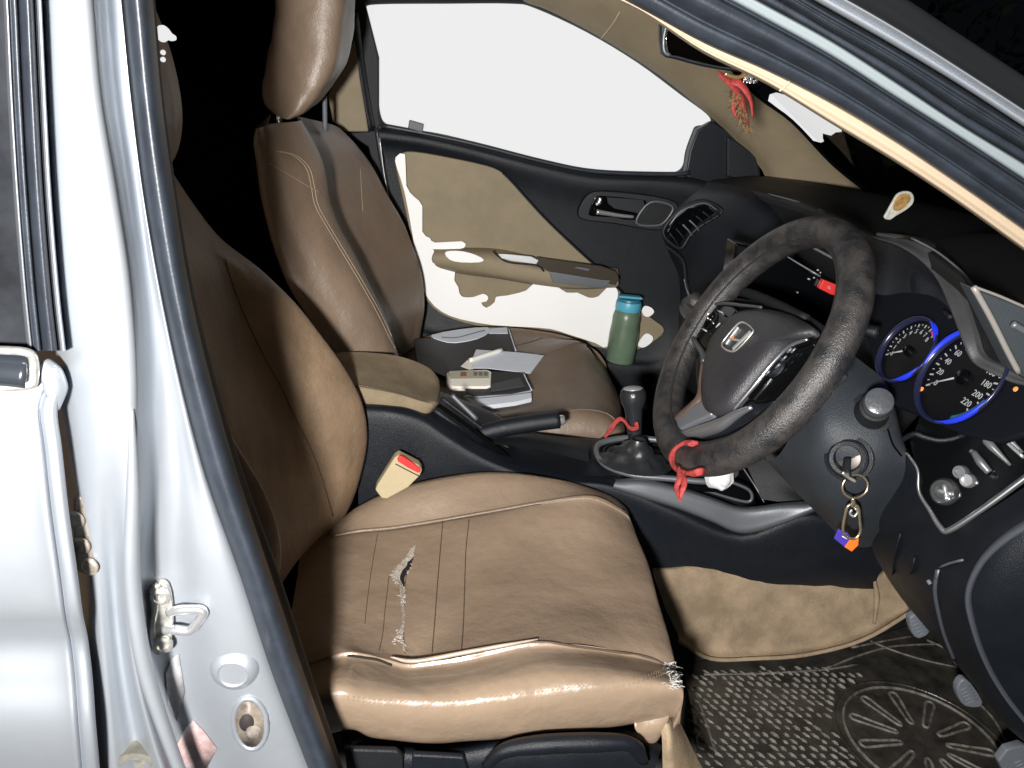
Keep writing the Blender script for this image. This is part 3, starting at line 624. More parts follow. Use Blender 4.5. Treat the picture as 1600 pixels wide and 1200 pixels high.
# handle recess
hb = py('handle_bezel', [(903, 336), (908, 318), (920, 303), (940, 298), (1000, 303), (1045, 311), (1061, 322), (1054, 342), (1040, 358), (1015, 360), (960, 350), (915, 345)], .672, .02, blk, pd, .004, 2)
py('handle_recess', [(920, 332), (928, 312), (940, 306), (1000, 312), (1010, 318), (992, 344), (960, 340), (925, 338)], .668, .008, gloss, pd, .002, 2)
py('recess_pad', [(948, 308), (1005, 312), (1008, 322), (1000, 334), (960, 326), (950, 318)], .666, .004, blk, pd, .001)
tube('door_lever', [at(a, b, .655) for a, b in [(932, 331), (945, 333), (970, 337), (990, 339)]], [.007, .006, .005, .004], chrome, pd)
tube('lock_knob', [at(a, b, .655) for a, b in [(938, 309), (936, 316), (931, 320)]], [.005, .006, .004], chrome, pd)
tube('tweeter_rim', [at(a, b, .664) for a, b in [(1016, 316), (1050, 322), (1044, 340), (1028, 352), (994, 348)]], .0028, silver, pd, closed=True, n=4)
py('tweeter_mesh', [(1018, 318), (1048, 324), (1042, 338), (1026, 350), (998, 346)], .667, .003, blk2, pd, .001)
# window frame and glass
win = [(566, 30), (570, 12), (590, 6), (700, 5), (800, 5), (838, 12), (920, 50), (1000, 98), (1070, 150), (1108, 178), (1116, 190), (1108, 196), (1092, 199), (1086, 210), (1076, 238), (1072, 260), (1062, 270), (1040, 273), (1000, 270), (930, 267), (850, 251), (780, 233), (700, 213), (655, 205), (622, 200), (602, 194), (594, 180), (591, 150), (591, 105), (586, 78), (574, 58)]
inner = cr([at(a, b, .74) for a, b in win], 4, True)
cw_ = sum(inner, Vector())/len(inner)
outer = [cw_+(p-cw_)*1.14+Vector((0, 0, 0)) for p in inner]
n = len(inner)
lp = [[p+Vector((0, .03, 0)) for p in inner], inner, [p.lerp(q, .25)+Vector((0, -.012, 0)) for p, q in zip(inner, outer)], [q+Vector((0, -.005, 0)) for q in outer], [q+Vector((0, .03, 0)) for q in outer]]
vs = [p for l in lp for p in l]; fs = [(k*n+i, k*n+(i+1) % n, (k+1)*n+(i+1) % n, (k+1)*n+i) for k in range(len(lp)-1) for i in range(n)]
mk('window_surround', vs, fs, blk2, pd)
mk('window_glass', [(p-cw_)*1.03+cw_+Vector((0, .015, 0)) for p in inner], [tuple(range(n))], clear, pd, smooth=False)
tube('sill_weatherstrip', [at(a, b, .70) for a, b in [(596, 196), (660, 208), (740, 225), (850, 253), (930, 268), (1040, 272), (1078, 270)]], .006, rubber, pd)
obox('lock_pin', at(650, 197, .70), (.018, 0, -.003), (0, .008, 0), (.001, 0, .010), grey, pd, .003)
prism('mirror_sail', PX([(1072, 270), (1078, 236), (1090, 203), (1114, 190), (1150, 212), (1182, 240), (1188, 262), (1190, 296), (1120, 292), (1075, 280)], .70), (0, .03, 0), mat('sail_black', (.008, .011, .016), .4), pd, .004)
prism('sail_cover', PX([(1136, 214), (1148, 218), (1180, 242), (1186, 262), (1188, 288), (1136, 276)], .69), (0, .02, 0), blk, pd, .004)
# white patches added over blanked-out areas of the door; no real film
fb = [(618, 246), (633, 241), (635, 290), (648, 308), (660, 322), (660, 362), (672, 372), (680, 379), (722, 377), (727, 385), (718, 389), (685, 390), (676, 398), (676, 410), (690, 416), (706, 416), (711, 426), (710, 438), (716, 448), (718, 458), (724, 464), (740, 464), (755, 459), (763, 464), (760, 471), (752, 473), (760, 481), (773, 472), (775, 464), (790, 462), (800, 460), (822, 454), (834, 443), (850, 441), (862, 442), (885, 457), (902, 457), (920, 465), (935, 463), (948, 450), (960, 448), (966, 458), (962, 480), (952, 541), (930, 536), (890, 523), (860, 514), (820, 511), (770, 508), (720, 499), (690, 487), (670, 468), (654, 435), (645, 370), (632, 300), (620, 262)]
lab(py('white_patch', fb, .655, .001, white, pd, .0004, 2), 'large ragged white patch added across the lower door panel')
for q in ([(695, 396), (703, 392), (725, 393), (745, 399), (756, 406), (748, 410), (720, 410), (703, 406)],): py('white_patch', q, .618, .001, white, pd, .0004, 2)
for q in ([(1003, 485), (1008, 478), (1018, 481), (1022, 488), (1014, 495), (1006, 493)], [(997, 540), (1001, 530), (1010, 521), (1020, 526), (1018, 535), (1006, 543)]): py('white_patch', q, .655, .001, white, pd, .0004, 3)

# ---------- far pillars and roof trim
fp = part('far_pillar_trim', 'beige and black trim round the far door')
surf('roof_side_trim', [rw(.70, [(812, -6), (822, 4), (860, 18), (940, 60), (1030, 118), (1112, 184), (1152, 222), (1192, 268), (1196, 300)]), rw(.66, [(812, -16), (828, -2), (872, 14), (950, 52), (1042, 110), (1124, 174), (1166, 208), (1215, 262), (1230, 300)]), rw(.60, [(820, -50), (860, -30), (930, 0), (1010, 45), (1090, 92), (1160, 135), (1220, 180), (1285, 245), (1330, 300)]), rw(.56, [(830, -80), (900, -60), (980, -20), (1050, 30), (1120, 80), (1180, 145), (1238, 190), (1300, 255), (1352, 297)])], beige, fp, nu=5, nv=5)
tube('windscreen_edge', rw(.555, [(1110, 72), (1178, 145), (1238, 190), (1300, 255), (1352, 297)]), .004, gloss, fp)
tube('trim_seam', [at(974, 8, .59), at(958, 36, .615), at(938, 62, .66)], .0012, mat('pale_seam', (.5, .44, .32), .6), fp)
prism('pillar_cover', PX([(512, 150), (530, 110), (555, 60), (562, 120), (572, 180), (576, 206), (540, 206), (520, 190)], .71), (0, .02, 0), beige, fp, .004)
prism('pillar_black_trim', PX([(545, 0), (568, -5), (592, 90), (592, 180), (612, 280), (640, 420), (600, 330), (575, 230), (540, 207), (575, 205), (560, 110), (552, 60)], .725), (0, .03, 0), blk2, fp, .004)
tube('belt_webbing', [at(a, b, .70) for a, b in [(555, 20), (562, 80), (572, 150), (582, 205)]], .010, blk, fp, flat=.3)
tube('door_edge_seal', [at(a, b, .70) for a, b in [(588, 200), (598, 260), (612, 330), (632, 410)]], .006, rubber, fp)
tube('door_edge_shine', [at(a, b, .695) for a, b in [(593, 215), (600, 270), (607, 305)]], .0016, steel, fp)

# ---------- windscreen, mirror
ws = mk('windscreen', [at(1120, 60, .57), at(1352, 297, .57), (1.22, -.60, .79), (.36, -.53, 1.10)], [(0, 1, 2, 3)], wind, car, smooth=False)
mp = [(1033, 40), (1040, 34), (1075, 30), (1130, 52), (1172, 100), (1168, 110), (1150, 112), (1100, 104), (1055, 92), (1036, 84)]
mr = py('rear_view_mirror', mp, .0, .02, blk, car, .004, 2)
py('mirror_glass', [(1043, 43), (1075, 38), (1126, 58), (1164, 101), (1150, 107), (1100, 99), (1060, 88), (1044, 82)], -.003, .002, mirrorm, mr, .0005, 2)
tube('mirror_rim', [at(a, b, -.004) for a, b in [(1041, 40), (1037, 60), (1038, 80), (1046, 86)]], .003, silver, mr)

# ---------- dashboard
db = part('dashboard', 'black dashboard with instruments and vents')
# top pad: rows from windscreen base to front edge, far -> near
def yz(a, b, y): return at(a, b, y)
edge = [yz(1105, 285, .64), yz(1205, 303, .40), yz(1290, 330, .12), yz(1376, 372, -.10), yz(1440, 385, -.25), yz(1500, 425, -.40), yz(1530, 450, -.48), yz(1600, 480, -.60), yz(1660, 505, -.64)]
rows = [[p+Vector((.34-.1*i/9, 0, .02)) for i, p in enumerate(edge)], [p+Vector((.15, 0, .030)) for p in edge], [p+Vector((.04, 0, .012)) for p in edge], edge, [p+Vector((-.004, 0, -.02)) for p in edge]]
dt = surf('dash_top', rows, mat('dash_top_plastic', (.005, .006, .0065), .55, spec=.35, bump=.6, bscale=500, var=.2, vscale=12), db, nu=6, nv=4)
edge2 = [p+Vector((.0, 0, -.015)) for p in edge]
# fascia below the edge
fas = [[p for p in edge2], [Vector((p.x+.02, p.y, p.z-.08)) for p in edge2], [Vector((.92, p.y, .60)) for p in edge2], [Vector((.86, p.y, .45)) for p in edge2], [Vector((.92, p.y, .30)) for p in edge2], [Vector((1.1, p.y, .20)) for p in edge2]]
fas = [r[:5] for r in fas]
surf('fascia', fas, mat('fascia_black', (.008, .009, .011), .5, spec=.4, bump=.4, bscale=500), db, nu=5, nv=4)
for P in ([(1200, 303), (1245, 315), (1290, 331)],): tube('dash_seam', [yz(P[0][0], P[0][1], .40), yz(P[1][0], P[1][1], .27), yz(P[2][0], P[2][1], .12)], .002, silver, db)
# far end of the dash with its vent
fe = surf('far_dash_end', [[yz(1110, 285, .62), yz(1160, 293, .50), yz(1210, 320, .40), yz(1250, 350, .30)], [yz(1075, 310, .60), yz(1150, 312, .46), yz(1200, 345, .36), yz(1240, 400, .26)], [yz(1035, 355, .60), yz(1115, 365, .46), yz(1160, 410, .36), yz(1200, 470, .26)], [yz(1045, 395, .60), yz(1085, 420, .48), yz(1120, 470, .38), yz(1160, 520, .28)], [yz(1062, 440, .62), yz(1075, 480, .50), yz(1095, 530, .38), yz(1120, 560, .28)], [yz(1060, 520, .64), yz(1065, 560, .52), yz(1070, 600, .40), yz(1090, 620, .30)]], blk, db, nu=6, nv=6)
fe['label'] = 'far rounded end of the dashboard'
tube('vent_rim', [at(a, b, .445) for a, b in [(1036, 362), (1050, 340), (1072, 322), (1100, 314), (1128, 328), (1114, 342), (1096, 352), (1078, 368), (1064, 388), (1046, 378)]], .0045, blk, db, closed=True, n=3)
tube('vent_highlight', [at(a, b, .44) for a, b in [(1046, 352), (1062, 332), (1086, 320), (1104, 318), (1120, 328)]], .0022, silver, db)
py('vent_cavity', [(1042, 362), (1054, 343), (1075, 326), (1102, 320), (1122, 328), (1108, 340), (1092, 350), (1074, 366), (1062, 382), (1048, 374)], .452, .01, gloss, db, .002)
for i in range(7):
    t = i/6; a1 = 1046+62*t; b1 = 364-40*t; a2 = a1+14+2*t; b2 = b1+20-8*t
    tube('vent_slat', [at(a1, b1, .442), at((a1+a2)/2+1, (b1+b2)/2, .440), at(a2, b2, .442)], .0022, silver if i in (2, 3) else blk, db, seg=6)
tube('end_crease', [at(a, b, .44) for a, b in [(1040, 385), (1055, 395), (1068, 410), (1072, 440), (1082, 470)]], .003, blk2, db)
tube('pale_strap', [at(1069, 436, .42), at(1073, 452, .42), at(1080, 468, .42)], [.0015, .002, .005], silver, db)
# centre stack
tube('stack_line', [at(1254, 378, .02), at(1310, 408, -.04)], .0025, silver, db)
tube('stack_line', [at(1214, 392, .06), at(1282, 432, .0)], .002, silver, db)
py('screen_panel', [(1150, 380), (1215, 395), (1290, 440), (1330, 480), (1300, 560), (1200, 540), (1140, 460)], .0, .05, gloss, db, .004)
hz = py('hazard_button', [(1280, 451), (1287, 437), (1310, 446), (1306, 462), (1298, 460)], -.012, .012, redb, db, .001)
for a, b, w in [(1264, 436, 5), (1272, 434, 3), (1278, 422, 4), (1246, 457, 4), (1282, 426, 2)]:
    obox('icon', at(a, b, -.004), (w*.0005, 0, -.0006), (0, .0006, 0), (.0005, 0, .0012), tick, db, 0)
tube('icon', [at(1293, 449, -.013), at(1296, 447, -.013), at(1297, 452, -.013)], .0005, tick, db, closed=True, n=2)
# cluster frame of reference
ct = math.radians(24); cn = Vector((-math.cos(ct), 0, math.sin(ct))); cu = Vector((math.sin(ct), 0, math.cos(ct))); cy = Vector((0, 1, 0))
cp = Vector((.80, -.39, .672))
def CP(a, b, off=0): return onp(a, b, cp+cn*off, cn)
cl = part('instrument_cluster', 'twin dials ringed in blue light')
prism('cluster_backing', [CP(*q) for q in [(1350, 430), (1430, 400), (1500, 460), (1540, 520), (1610, 560), (1640, 640), (1560, 690), (1440, 650), (1370, 600)]], -cn*.012, mat('binnacle_black', (.004, .005, .008), .8, spec=.1), cl, .004, 2)
def ring(c, r, n=40, a0=0, a1=2*math.pi): return [c+(cu*math.cos(a0+(a1-a0)*i/n)+cy*math.sin(a0+(a1-a0)*i/n))*r for i in range(n+(0 if abs(a1-a0-2*math.pi) < 1e-6 else 1))]
for nm, (a, b), R_, oth in [('tachometer', (1421, 549), .052, 0), ('speedometer', (1506, 590), .070, 1)]:
    c = CP(a, b, .004)
    d = mk('dial_face', ring(c, R_, 40), [tuple(range(40))], mat('dial_black', (.004, .004, .005), .4, spec=.2), cl, smooth=False, solid=.002)
    tube('dial_ring', ring(c+cn*.006, R_, 40), .0026, mat('ring_dark_blue', (.012, .014, .03), .25, emis=(.02, .03, .4), estr=.03), cl, closed=True, n=1, flat=2)
    # glowing arcs: angle measured from up, towards far side
    arcs = [(-2.6, -.9)] if not oth else [(-2.9, -1.6), (.2, 1.9)]
    if not oth: arcs = [(-1.0, -.15), (-2.75, -1.75)]
    for a0, a1 in arcs: tube('glow_arc', ring(c+cn*.009, R_*1.01, 22, a0, a1), [.0008, .0024, .003, .0024, .0008], blueg, cl, n=1, flat=1.4)
    # ticks and numerals
    lo, hi = (2.1, -.6) if not oth else (2.2, -2.2)
    nt = 17 if not oth else 31
    tv = []; tf = []
    for i in range(nt):
        q = lo+(hi-lo)*i/(nt-1); e = cu*math.cos(q)+cy*math.sin(q); s = cn.cross(e)
        r1 = R_*.86; r2 = R_*(.76 if i % 2 == 0 else .81); w = .0011 if i % 2 == 0 else .0006; k = len(tv); z = cn*.0016
        tv += [c+e*r1-s*w+z, c+e*r1+s*w+z, c+e*r2+s*w+z, c+e*r2-s*w+z]; tf.append((k, k+1, k+2, k+3))
    mk('tick_marks', tv, tf, tick, cl, smooth=False, solid=.0003)['kind'] = 'stuff'
    nums = ['0', '1', '2', '3', '4', '5', '6', '7', '8'] if not oth else ['0', '20', '40', '60', '80', '100', '120', '140', '160', '180', '200', '220']
    for i, s_ in enumerate(nums):
        q = lo+(hi-lo)*i/(len(nums)-1); e = cu*math.cos(q)+cy*math.sin(q)
        f = bpy.data.curves.new('numeral', 'FONT'); f.body = s_; f.size = .0105 if not oth else .0125; f.align_x = 'CENTER'; f.align_y = 'CENTER'; f.extrude = .0002
        f.resolution_u = 2; to = bpy.data.objects.new('numeral', f); me_ = bpy.data.meshes.new_from_object(to); bpy.data.objects.remove(to); me_.materials.clear(); me_.materials.append(tick); o = bpy.data.objects.new('numeral', me_); COL.objects.link(o); o.parent = cl
        Mx = Matrix((-cy, cu, cn)).transposed().to_4x4(); Mx.translation = c+e*R_*.62+cn*.002; o.matrix_world = Mx
    hubc = c+cn*.004; e = (cu*math.cos(lo)+cy*math.sin(lo))
    tube('needle', [hubc, hubc+e*R_*.78], [.0016, .0007], tick if oth else tick, cl, n=2, seg=6)
    lathe('needle_hub', c, cn, [(0, R_*.16), (.006, R_*.15), (.008, R_*.10), (.008, 0)], gloss, cl)
    if oth:
        tube('fuel_display', ring(c+cn*.003, R_*.88, 16, -2.6, -1.75), .005, tealg, cl, n=1, flat=.3)
    else:
        tube('red_zone', ring(c+cn*.0026, R_*.84, 4, -.42, -.62), .0018, redl, cl, n=1)
for a, b in [(1440, 608), (1587, 608)]: lathe('warning_lamp', CP(a, b, .006), cn, [(0, .0035), (.001, .003), (.001, 0)], mat('amber_lamp', (.6, .2, .05), .4, emis=(1, .3, .08), estr=.6), cl, 10)
# hood band round the cluster
hp = [((1368, 368), -.10), ((1410, 378), -.20), ((1448, 398), -.28), ((1478, 430), -.33), ((1500, 480), -.40), ((1518, 530), -.45), ((1532, 562), -.47), ((1560, 578), -.50), ((1592, 592), -.53), ((1630, 600), -.56)]
wd = [6, 9, 12, 13, 12, 11, 9, 9, 9, 9]
hr1 = [at(a-w*.8, b+w*.8, y+.0) for ((a, b), y), w in zip(hp, wd)]; hr2 = [at(a+w*.2, b-w*.1, y-.006) for ((a, b), y), w in zip(hp, wd)]; hr3 = [at(a+w, b-w*.9, y) for ((a, b), y), w in zip(hp, wd)]
lo_ = [at(a, b, y) for a, b, y in [(1378, 371, -.11), (1424, 376, -.25), (1462, 394, -.36), (1496, 420, -.46), (1521, 447, -.56), (1536, 475, -.60), (1548, 496, -.62), (1568, 534, -.63), (1592, 580, -.63), (1632, 592, -.63)]]
surf('hood_band', [[p+Vector((.10, 0, -.02)) for p in hr1], hr1, hr2, hr3, [p+Vector((.05, 0, .0)) for p in hr3]], mat('hood_grey', (.05, .052, .055), .5, bump=.4, bscale=500, var=.2, vscale=12), db, nu=5, nv=4)
surf('hood_outer', [hr3, [p.lerp(q, .5)+Vector((0, -.004, .0)) for p, q in zip(hr3, lo_)], lo_], blk2, db, nu=5, nv=3)
# inner hood face, dark with a hint of relief
hb_ = [CP(*q, -.006) for q in [(1335, 505), (1372, 484), (1405, 470), (1445, 478), (1485, 500), (1528, 545), (1565, 610)]]
surf('hood_inner', [[p+Vector((.001, 0, -.001)) for p in hr1[:7]], [p.lerp(q, .5)+Vector((.012, 0, .006)) for p, q in zip(hr1[:7], hb_)], hb_], mat('hood_inner_black', (.012, .0145, .019), .5, spec=.5, bump=.5, bscale=500, var=.3, vscale=20), db, nu=6, nv=6)
tube('trip_knob', [CP(1476, 488, .01), CP(1486, 496, .02)], .004, blk, cl)
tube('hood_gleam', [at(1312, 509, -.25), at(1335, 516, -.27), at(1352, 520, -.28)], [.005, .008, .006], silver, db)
# end panel with pale trim lines
pe = py('dash_end_panel', [(1522, 450), (1600, 480), (1680, 512), (1680, 640), (1600, 590), (1588, 580)], -.625, .03, mat('end_panel_grey', (.035, .042, .048), .5, bump=.4, bscale=400), db, .003)
tube('pale_trim_line', [at(1521, 448, -.63), at(1548, 496, -.63), at(1574, 548, -.63), at(1592, 582, -.63)], .0034, mat('pale_trim', (.20, .19, .175), .4), db)
tube('pale_trim_line', [at(1522, 448, -.63), at(1560, 462, -.63), at(1602, 480, -.63), at(1660, 505, -.63)], .0016, mat('pale_trim', (.20, .19, .175), .4), db)
tube('dash_top_crease', [at(1424, 372, -.36), at(1462, 392, -.40), at(1500, 422, -.46), at(1520, 446, -.54)], .0015, silver, db)
tube('grab_edge', [at(1582, 506, -.63), at(1600, 516, -.63), at(1640, 540, -.63)], .004, silver, db)
# side switch panel
sp = part('switch_panel', 'gloss black panel with knobs and a vent')
spp = [(1420, 690), (1440, 640), (1500, 660), (1560, 640), (1640, 580), (1680, 640), (1640, 720), (1600, 745), (1486, 826), (1472, 828), (1434, 768), (1430, 730)]
spo = at(1500, 750, -.50); spn = Vector((-.82, -.50, .28)).normalized()
def SP(a, b, off=0): return onp(a, b, spo+spn*off, spn)
prism('gloss_plate', [SP(*q) for q in spp], -spn*.012, gloss, sp, .003)
tube('silver_frame', [SP(a, b, .003) for a, b in [(1412, 706), (1420, 712), (1434, 735), (1436, 768), (1452, 796), (1470, 824), (1484, 828), (1540, 792), (1600, 748), (1660, 706)]], [.002, .002, .0022, .0024, .003, .004, .0045, .005, .005, .005], mat('satin_silver', (.5, .52, .54), .25, .9), sp, n=6)
tube('outer_crease', [SP(a, b, .0) for a, b in [(1502, 843), (1540, 818), (1600, 775), (1660, 732)]], .002, silver, sp)
def knob(a, b, r, h, m1):
    c = SP(a, b, 0); lathe('knob', c, spn, [(0, r), (h*.6, r), (h, r*.8), (h, r*.55), (h*.7, r*.5), (h*.7, 0)], m1, sp, 20)
knob(1477, 768, .019, .012, mat('dark_chrome', (.3, .31, .32), .2, .9)); 
tube('knob_cross', [SP(1466, 766, .013), SP(1488, 772, .013)], .003, chrome, sp); tube('knob_cross', [SP(1475, 757, .013), SP(1480, 782, .013)], .003, chrome, sp)
knob(1503, 738, .010, .012, silver); knob(1514, 751, .010, .012, chrome)
tube('toggle', [SP(1521, 706, .004), SP(1532, 722, .006), SP(1546, 738, .004)], [.004, .006, .005], silver, sp)
tube('toggle_end', [SP(1516, 704, .004), SP(1526, 709, .004)], .003, silver, sp); tube('toggle_end', [SP(1548, 743, .004), SP(1554, 746, .004)], .004, blk, sp)
for i in range(7):
    a1, b1 = 1541+17*i, 687-20*i; a2, b2 = a1+38+2*i, b1+40
    tube('vent_slat', [SP(a1, b1, .008), SP(a1+10, b1+12, .010), SP(a2, b2, .004)], [.0062, .0055, .0018], mat('slat_grey', (.10, .105, .11), .35), sp, seg=8)
lathe('slat_stud', SP(1572, 688, .016), spn, [(0, .003), (.003, .002), (.003, 0)], chrome, sp, 10)
tube('slat_tab', [SP(1572, 690, .012), SP(1600, 715, .012)], .0025, chrome, sp)
# round vent edge below the cluster
tube('binnacle_lip', [at(1405, 690, -.42), at(1428, 678, -.44), at(1445, 683, -.45), at(1470, 688, -.46), at(1500, 682, -.47), at(1530, 662, -.49)], .004, blk, db)
# lower dash and knee panels
lp_ = surf('lower_dash', [[at(1410, 690, -.40), at(1440, 740, -.43), at(1470, 830, -.50), at(1540, 800, -.56), at(1660, 720, -.62)], [at(1380, 760, -.36), at(1410, 810, -.42), at(1470, 870, -.52), at(1550, 850, -.60), at(1660, 790, -.65)], [at(1360, 840, -.33), at(1400, 880, -.42), at(1460, 920, -.52), at(1530, 940, -.60), at(1660, 900, -.66)], [at(1385, 900, -.34), at(1430, 945, -.42), at(1480, 1000, -.50), at(1540, 1040, -.58), at(1660, 1020, -.65)], [at(1430, 960, -.36), at(1480, 1020, -.42), at(1530, 1080, -.48), at(1590, 1150, -.55), at(1680, 1180, -.62)], [at(1440, 950, -.25), at(1500, 1020, -.32), at(1560, 1080, -.38), at(1620, 1150, -.45), at(1700, 1180, -.52)]], blk, db, nu=6, nv=6)
bpy.context.view_layer.update(); DG = bpy.context.evaluated_depsgraph_get()
greyb = mat('satin_grey_ridge', (.055, .062, .075), .42, bump=.4, bscale=400)
P = onto([lp_], densepx([(1660, 790), (1600, 822), (1560, 850), (1530, 885), (1514, 930), (1524, 985), (1545, 1040), (1575, 1090), (1615, 1140)], 4), .001)
tube('knee_ridge', P, [.012, .011, .009, .007, .006, .005], greyb, db, n=2, flat=.5)
P = onto([lp_], densepx([(1466, 890), (1462, 920), (1466, 950), (1476, 990), (1492, 1030)], 4), .001)
if P: tube('panel_crease', P, .003, greyb, db, n=2)
for px in ([(1470, 887), (1488, 880), (1508, 875)], [(1470, 890), (1466, 905)]):
    P = onto([lp_], px, .003)
    if len(P) > 1: tube('panel_step', P, .0018, silver, db, n=2)
for px in ([(1410, 832), (1402, 860), (1397, 895)], [(1432, 870), (1426, 895)],):
    P = onto([lp_], px, .002)
    if len(P) > 1: tube('coin_pocket_edge', P, [.004, .005, .004], blk, db, n=3, flat=.4)
P = onto([lp_], [(1452, 906), (1456, 912)], .002)
if len(P) > 1: tube('release_icon', P, .003, grey, db)

# ---------- steering column
sc = part('steering_column', 'shroud with ignition lock and stalk')
s1r = [[at(1290, 520, -.30), at(1340, 560, -.32), at(1385, 600, -.36), at(1400, 660, -.38)],
       [at(1255, 570, -.33), at(1320, 600, -.37), at(1390, 640, -.41), at(1412, 690, -.42)],
       [at(1250, 640, -.35), at(1295, 660, -.41), at(1370, 690, -.44), at(1415, 712, -.44)],
       [at(1225, 700, -.34), at(1280, 715, -.41), at(1350, 740, -.44), at(1410, 750, -.43)],
       [at(1200, 720, -.28), at(1262, 765, -.37), at(1320, 800, -.40), at(1375, 810, -.39)],
       [at(1180, 700, -.20), at(1250, 775, -.28), at(1330, 850, -.32), at(1380, 850, -.33)]]
shr = surf('shroud', s1r, mat('shroud_plastic', (.026, .031, .038), .5, spec=.5, bump=.7, bscale=600, var=.12, vscale=15), sc, nu=6, nv=6)
bpy.context.view_layer.update(); DG = bpy.context.evaluated_depsgraph_get()
ig = onto([shr], [(1326, 716)], .0)[0]; ign = Vector((-.62, -.70, .25)).normalized()
lathe('ignition_ring', ig, ign, [(-.01, .033), (.002, .033), (.004, .028), (.009, .027), (.011, .024), (.010, .019), (.003, .017), (-.006, .0165), (-.006, 0)], blk, sc)
lathe('ignition_barrel', ig+ign*-.004, ign, [(0, .0155), (.002, .0155), (.003, .010), (.003, 0)], mat('barrel_metal', (.06, .05, .045), .4, .5), sc)
tube('shroud_split', onto([shr], densepx([(1380, 652), (1388, 675), (1395, 695), (1408, 712)], 3), .0005), .0014, void, sc, n=2)
sk = onto([shr], [(1362, 645)], -.005)[0]; skd = (at(1384, 612, -.50)-sk).normalized()
lathe('stalk_boot', sk, skd, [(-.01, .032), (.004, .030), (.006, .024), (.012, .023), (.04, .020), (.045, .021), (.047, .0175), (.055, .0175)], blk2, sc)
lathe('stalk_end', sk+skd*.05, skd, [(0, .0175), (.004, .019), (.020, .0195), (.024, .018), (.026, .012), (.0265, 0)], mat('stalk_grey', (.06, .066, .075), .32, bump=.8, bscale=90, var=.2, vscale=60), sc)
tube('far_stalk', [at(1300, 500, -.28), at(1340, 512, -.30), at(1372, 520, -.32)], [.006, .009, .010], blk, sc)

# ---------- steering wheel
wt = math.radians(26.5); wc = Vector((.541, -.35, .669)); wu = Vector((math.sin(wt), 0, math.cos(wt))); wn = Vector((-math.cos(wt), 0, math.sin(wt)))
def WP(a, b, off=0): return onp(a, b, wc+wn*off, wn)
sw = part('steering_wheel', 'worn black leather wheel with silver lower spoke')
RW = .184
tube('rim', [wc+(wu*math.cos(a)+cy*math.sin(a))*RW for a in [2*math.pi*i/36 for i in range(36)]], .0232, wheelm, sw, closed=True, n=3, seg=20)
# cover seam along the inside of the rim
tube('cover_seam', [wc+wn*.012+(wu*math.cos(a)+cy*math.sin(a))*(RW-.0205) for a in [2*math.pi*i/36 for i in range(36)]], .0016, mat('seam_black', (.01, .01, .01), .8), sw, closed=True, n=2, seg=6)
hub_off = -.005
prism('hub_back', [WP(*q, -.03) for q in [(1090, 470), (1140, 462), (1230, 480), (1290, 510), (1300, 560), (1250, 610), (1190, 640), (1120, 650), (1090, 620), (1085, 560)]], -wn*.03, blk2, sw, .006, 2)
pod = [(1079, 512), (1088, 492), (1105, 479), (1130, 475), (1152, 484), (1128, 508), (1110, 532), (1103, 548), (1090, 532)]
prism('switch_pod', [WP(*q, .004) for q in pod], -wn*.03, gloss, sw, .003, 2)
tube('pod_trim', [WP(*q, .006) for q in [(1100, 566), (1098, 552), (1084, 530), (1077, 512), (1084, 494), (1100, 480), (1128, 474), (1160, 477), (1190, 480)]], [.0055, .005, .004, .003, .003, .003, .0025, .002], mat('satin_dark', (.10, .10, .11), .35, .5), sw, n=5)
tube('lower_left_rib', [WP(*q, .002) for q in [(1100, 560), (1096, 590), (1094, 615), (1086, 632), (1064, 652), (1046, 668)]], [.005, .005, .006, .009, .010, .008], hubr, sw, n=5, flat=.6)
padp = [(1103, 552), (1110, 531), (1128, 508), (1152, 487), (1190, 482), (1235, 492), (1270, 512), (1258, 526), (1232, 536), (1205, 560), (1178, 592), (1158, 618), (1136, 640), (1112, 646), (1098, 632), (1095, 600), (1098, 572)]
pad = pillow('airbag_cover', [WP(*q, .006) for q in padp], wn, .017, hubm, sw, 7, 3, .5)
pod2 = [(1270, 524), (1240, 536), (1212, 560), (1188, 588), (1166, 616), (1178, 628), (1205, 622), (1235, 600), (1262, 570), (1282, 545)]
prism('switch_pod', [WP(*q, .002) for q in pod2], -wn*.03, gloss, sw, .003, 2)
tube('pod_trim', [WP(*q, .008) for q in [(1262, 530), (1234, 541), (1208, 566), (1182, 598), (1160, 624), (1146, 640)]], [.002, .003, .003, .004, .003, .002], mat('satin_silver', (.5, .52, .54), .25, .9), sw, n=5)
for (a, b, l, dx, dy, m_) in [(1125, 487, 4, 1, .5, tick), (1100, 515, 4, 1, .6, tick), (1122, 508, 4, .8, -.8, tick), (1104, 493, 5, 1, -.9, chrome), (1109, 499, 3, .6, .2, chrome), (1114, 504, 3, .4, .6, chrome), (1128, 490, 3, 1, .5, silver)]:
    tube('button_mark', [WP(a-dx*l, b-dy*l, .008), WP(a+dx*l, b+dy*l, .008)], .0013, m_, sw, n=2, seg=6)
lathe('button_ring', WP(1112, 502, .003), wn, [(0, .017), (.003, .016), (.003, .013), (.001, .012), (.001, 0)], gloss, sw)
for a, b in [(1200, 583), (1216, 572), (1226, 560), (1234, 548), (1240, 548)]:
    tube('button_mark', [WP(a-4, b+3, .008), WP(a+3, b-4, .008)], .0016, silver, sw, n=2, seg=6)
lathe('button_ring', WP(1214, 575, .001), wn, [(0, .016), (.004, .015), (.004, .011), (.002, .010), (.002, 0)], blk, sw)
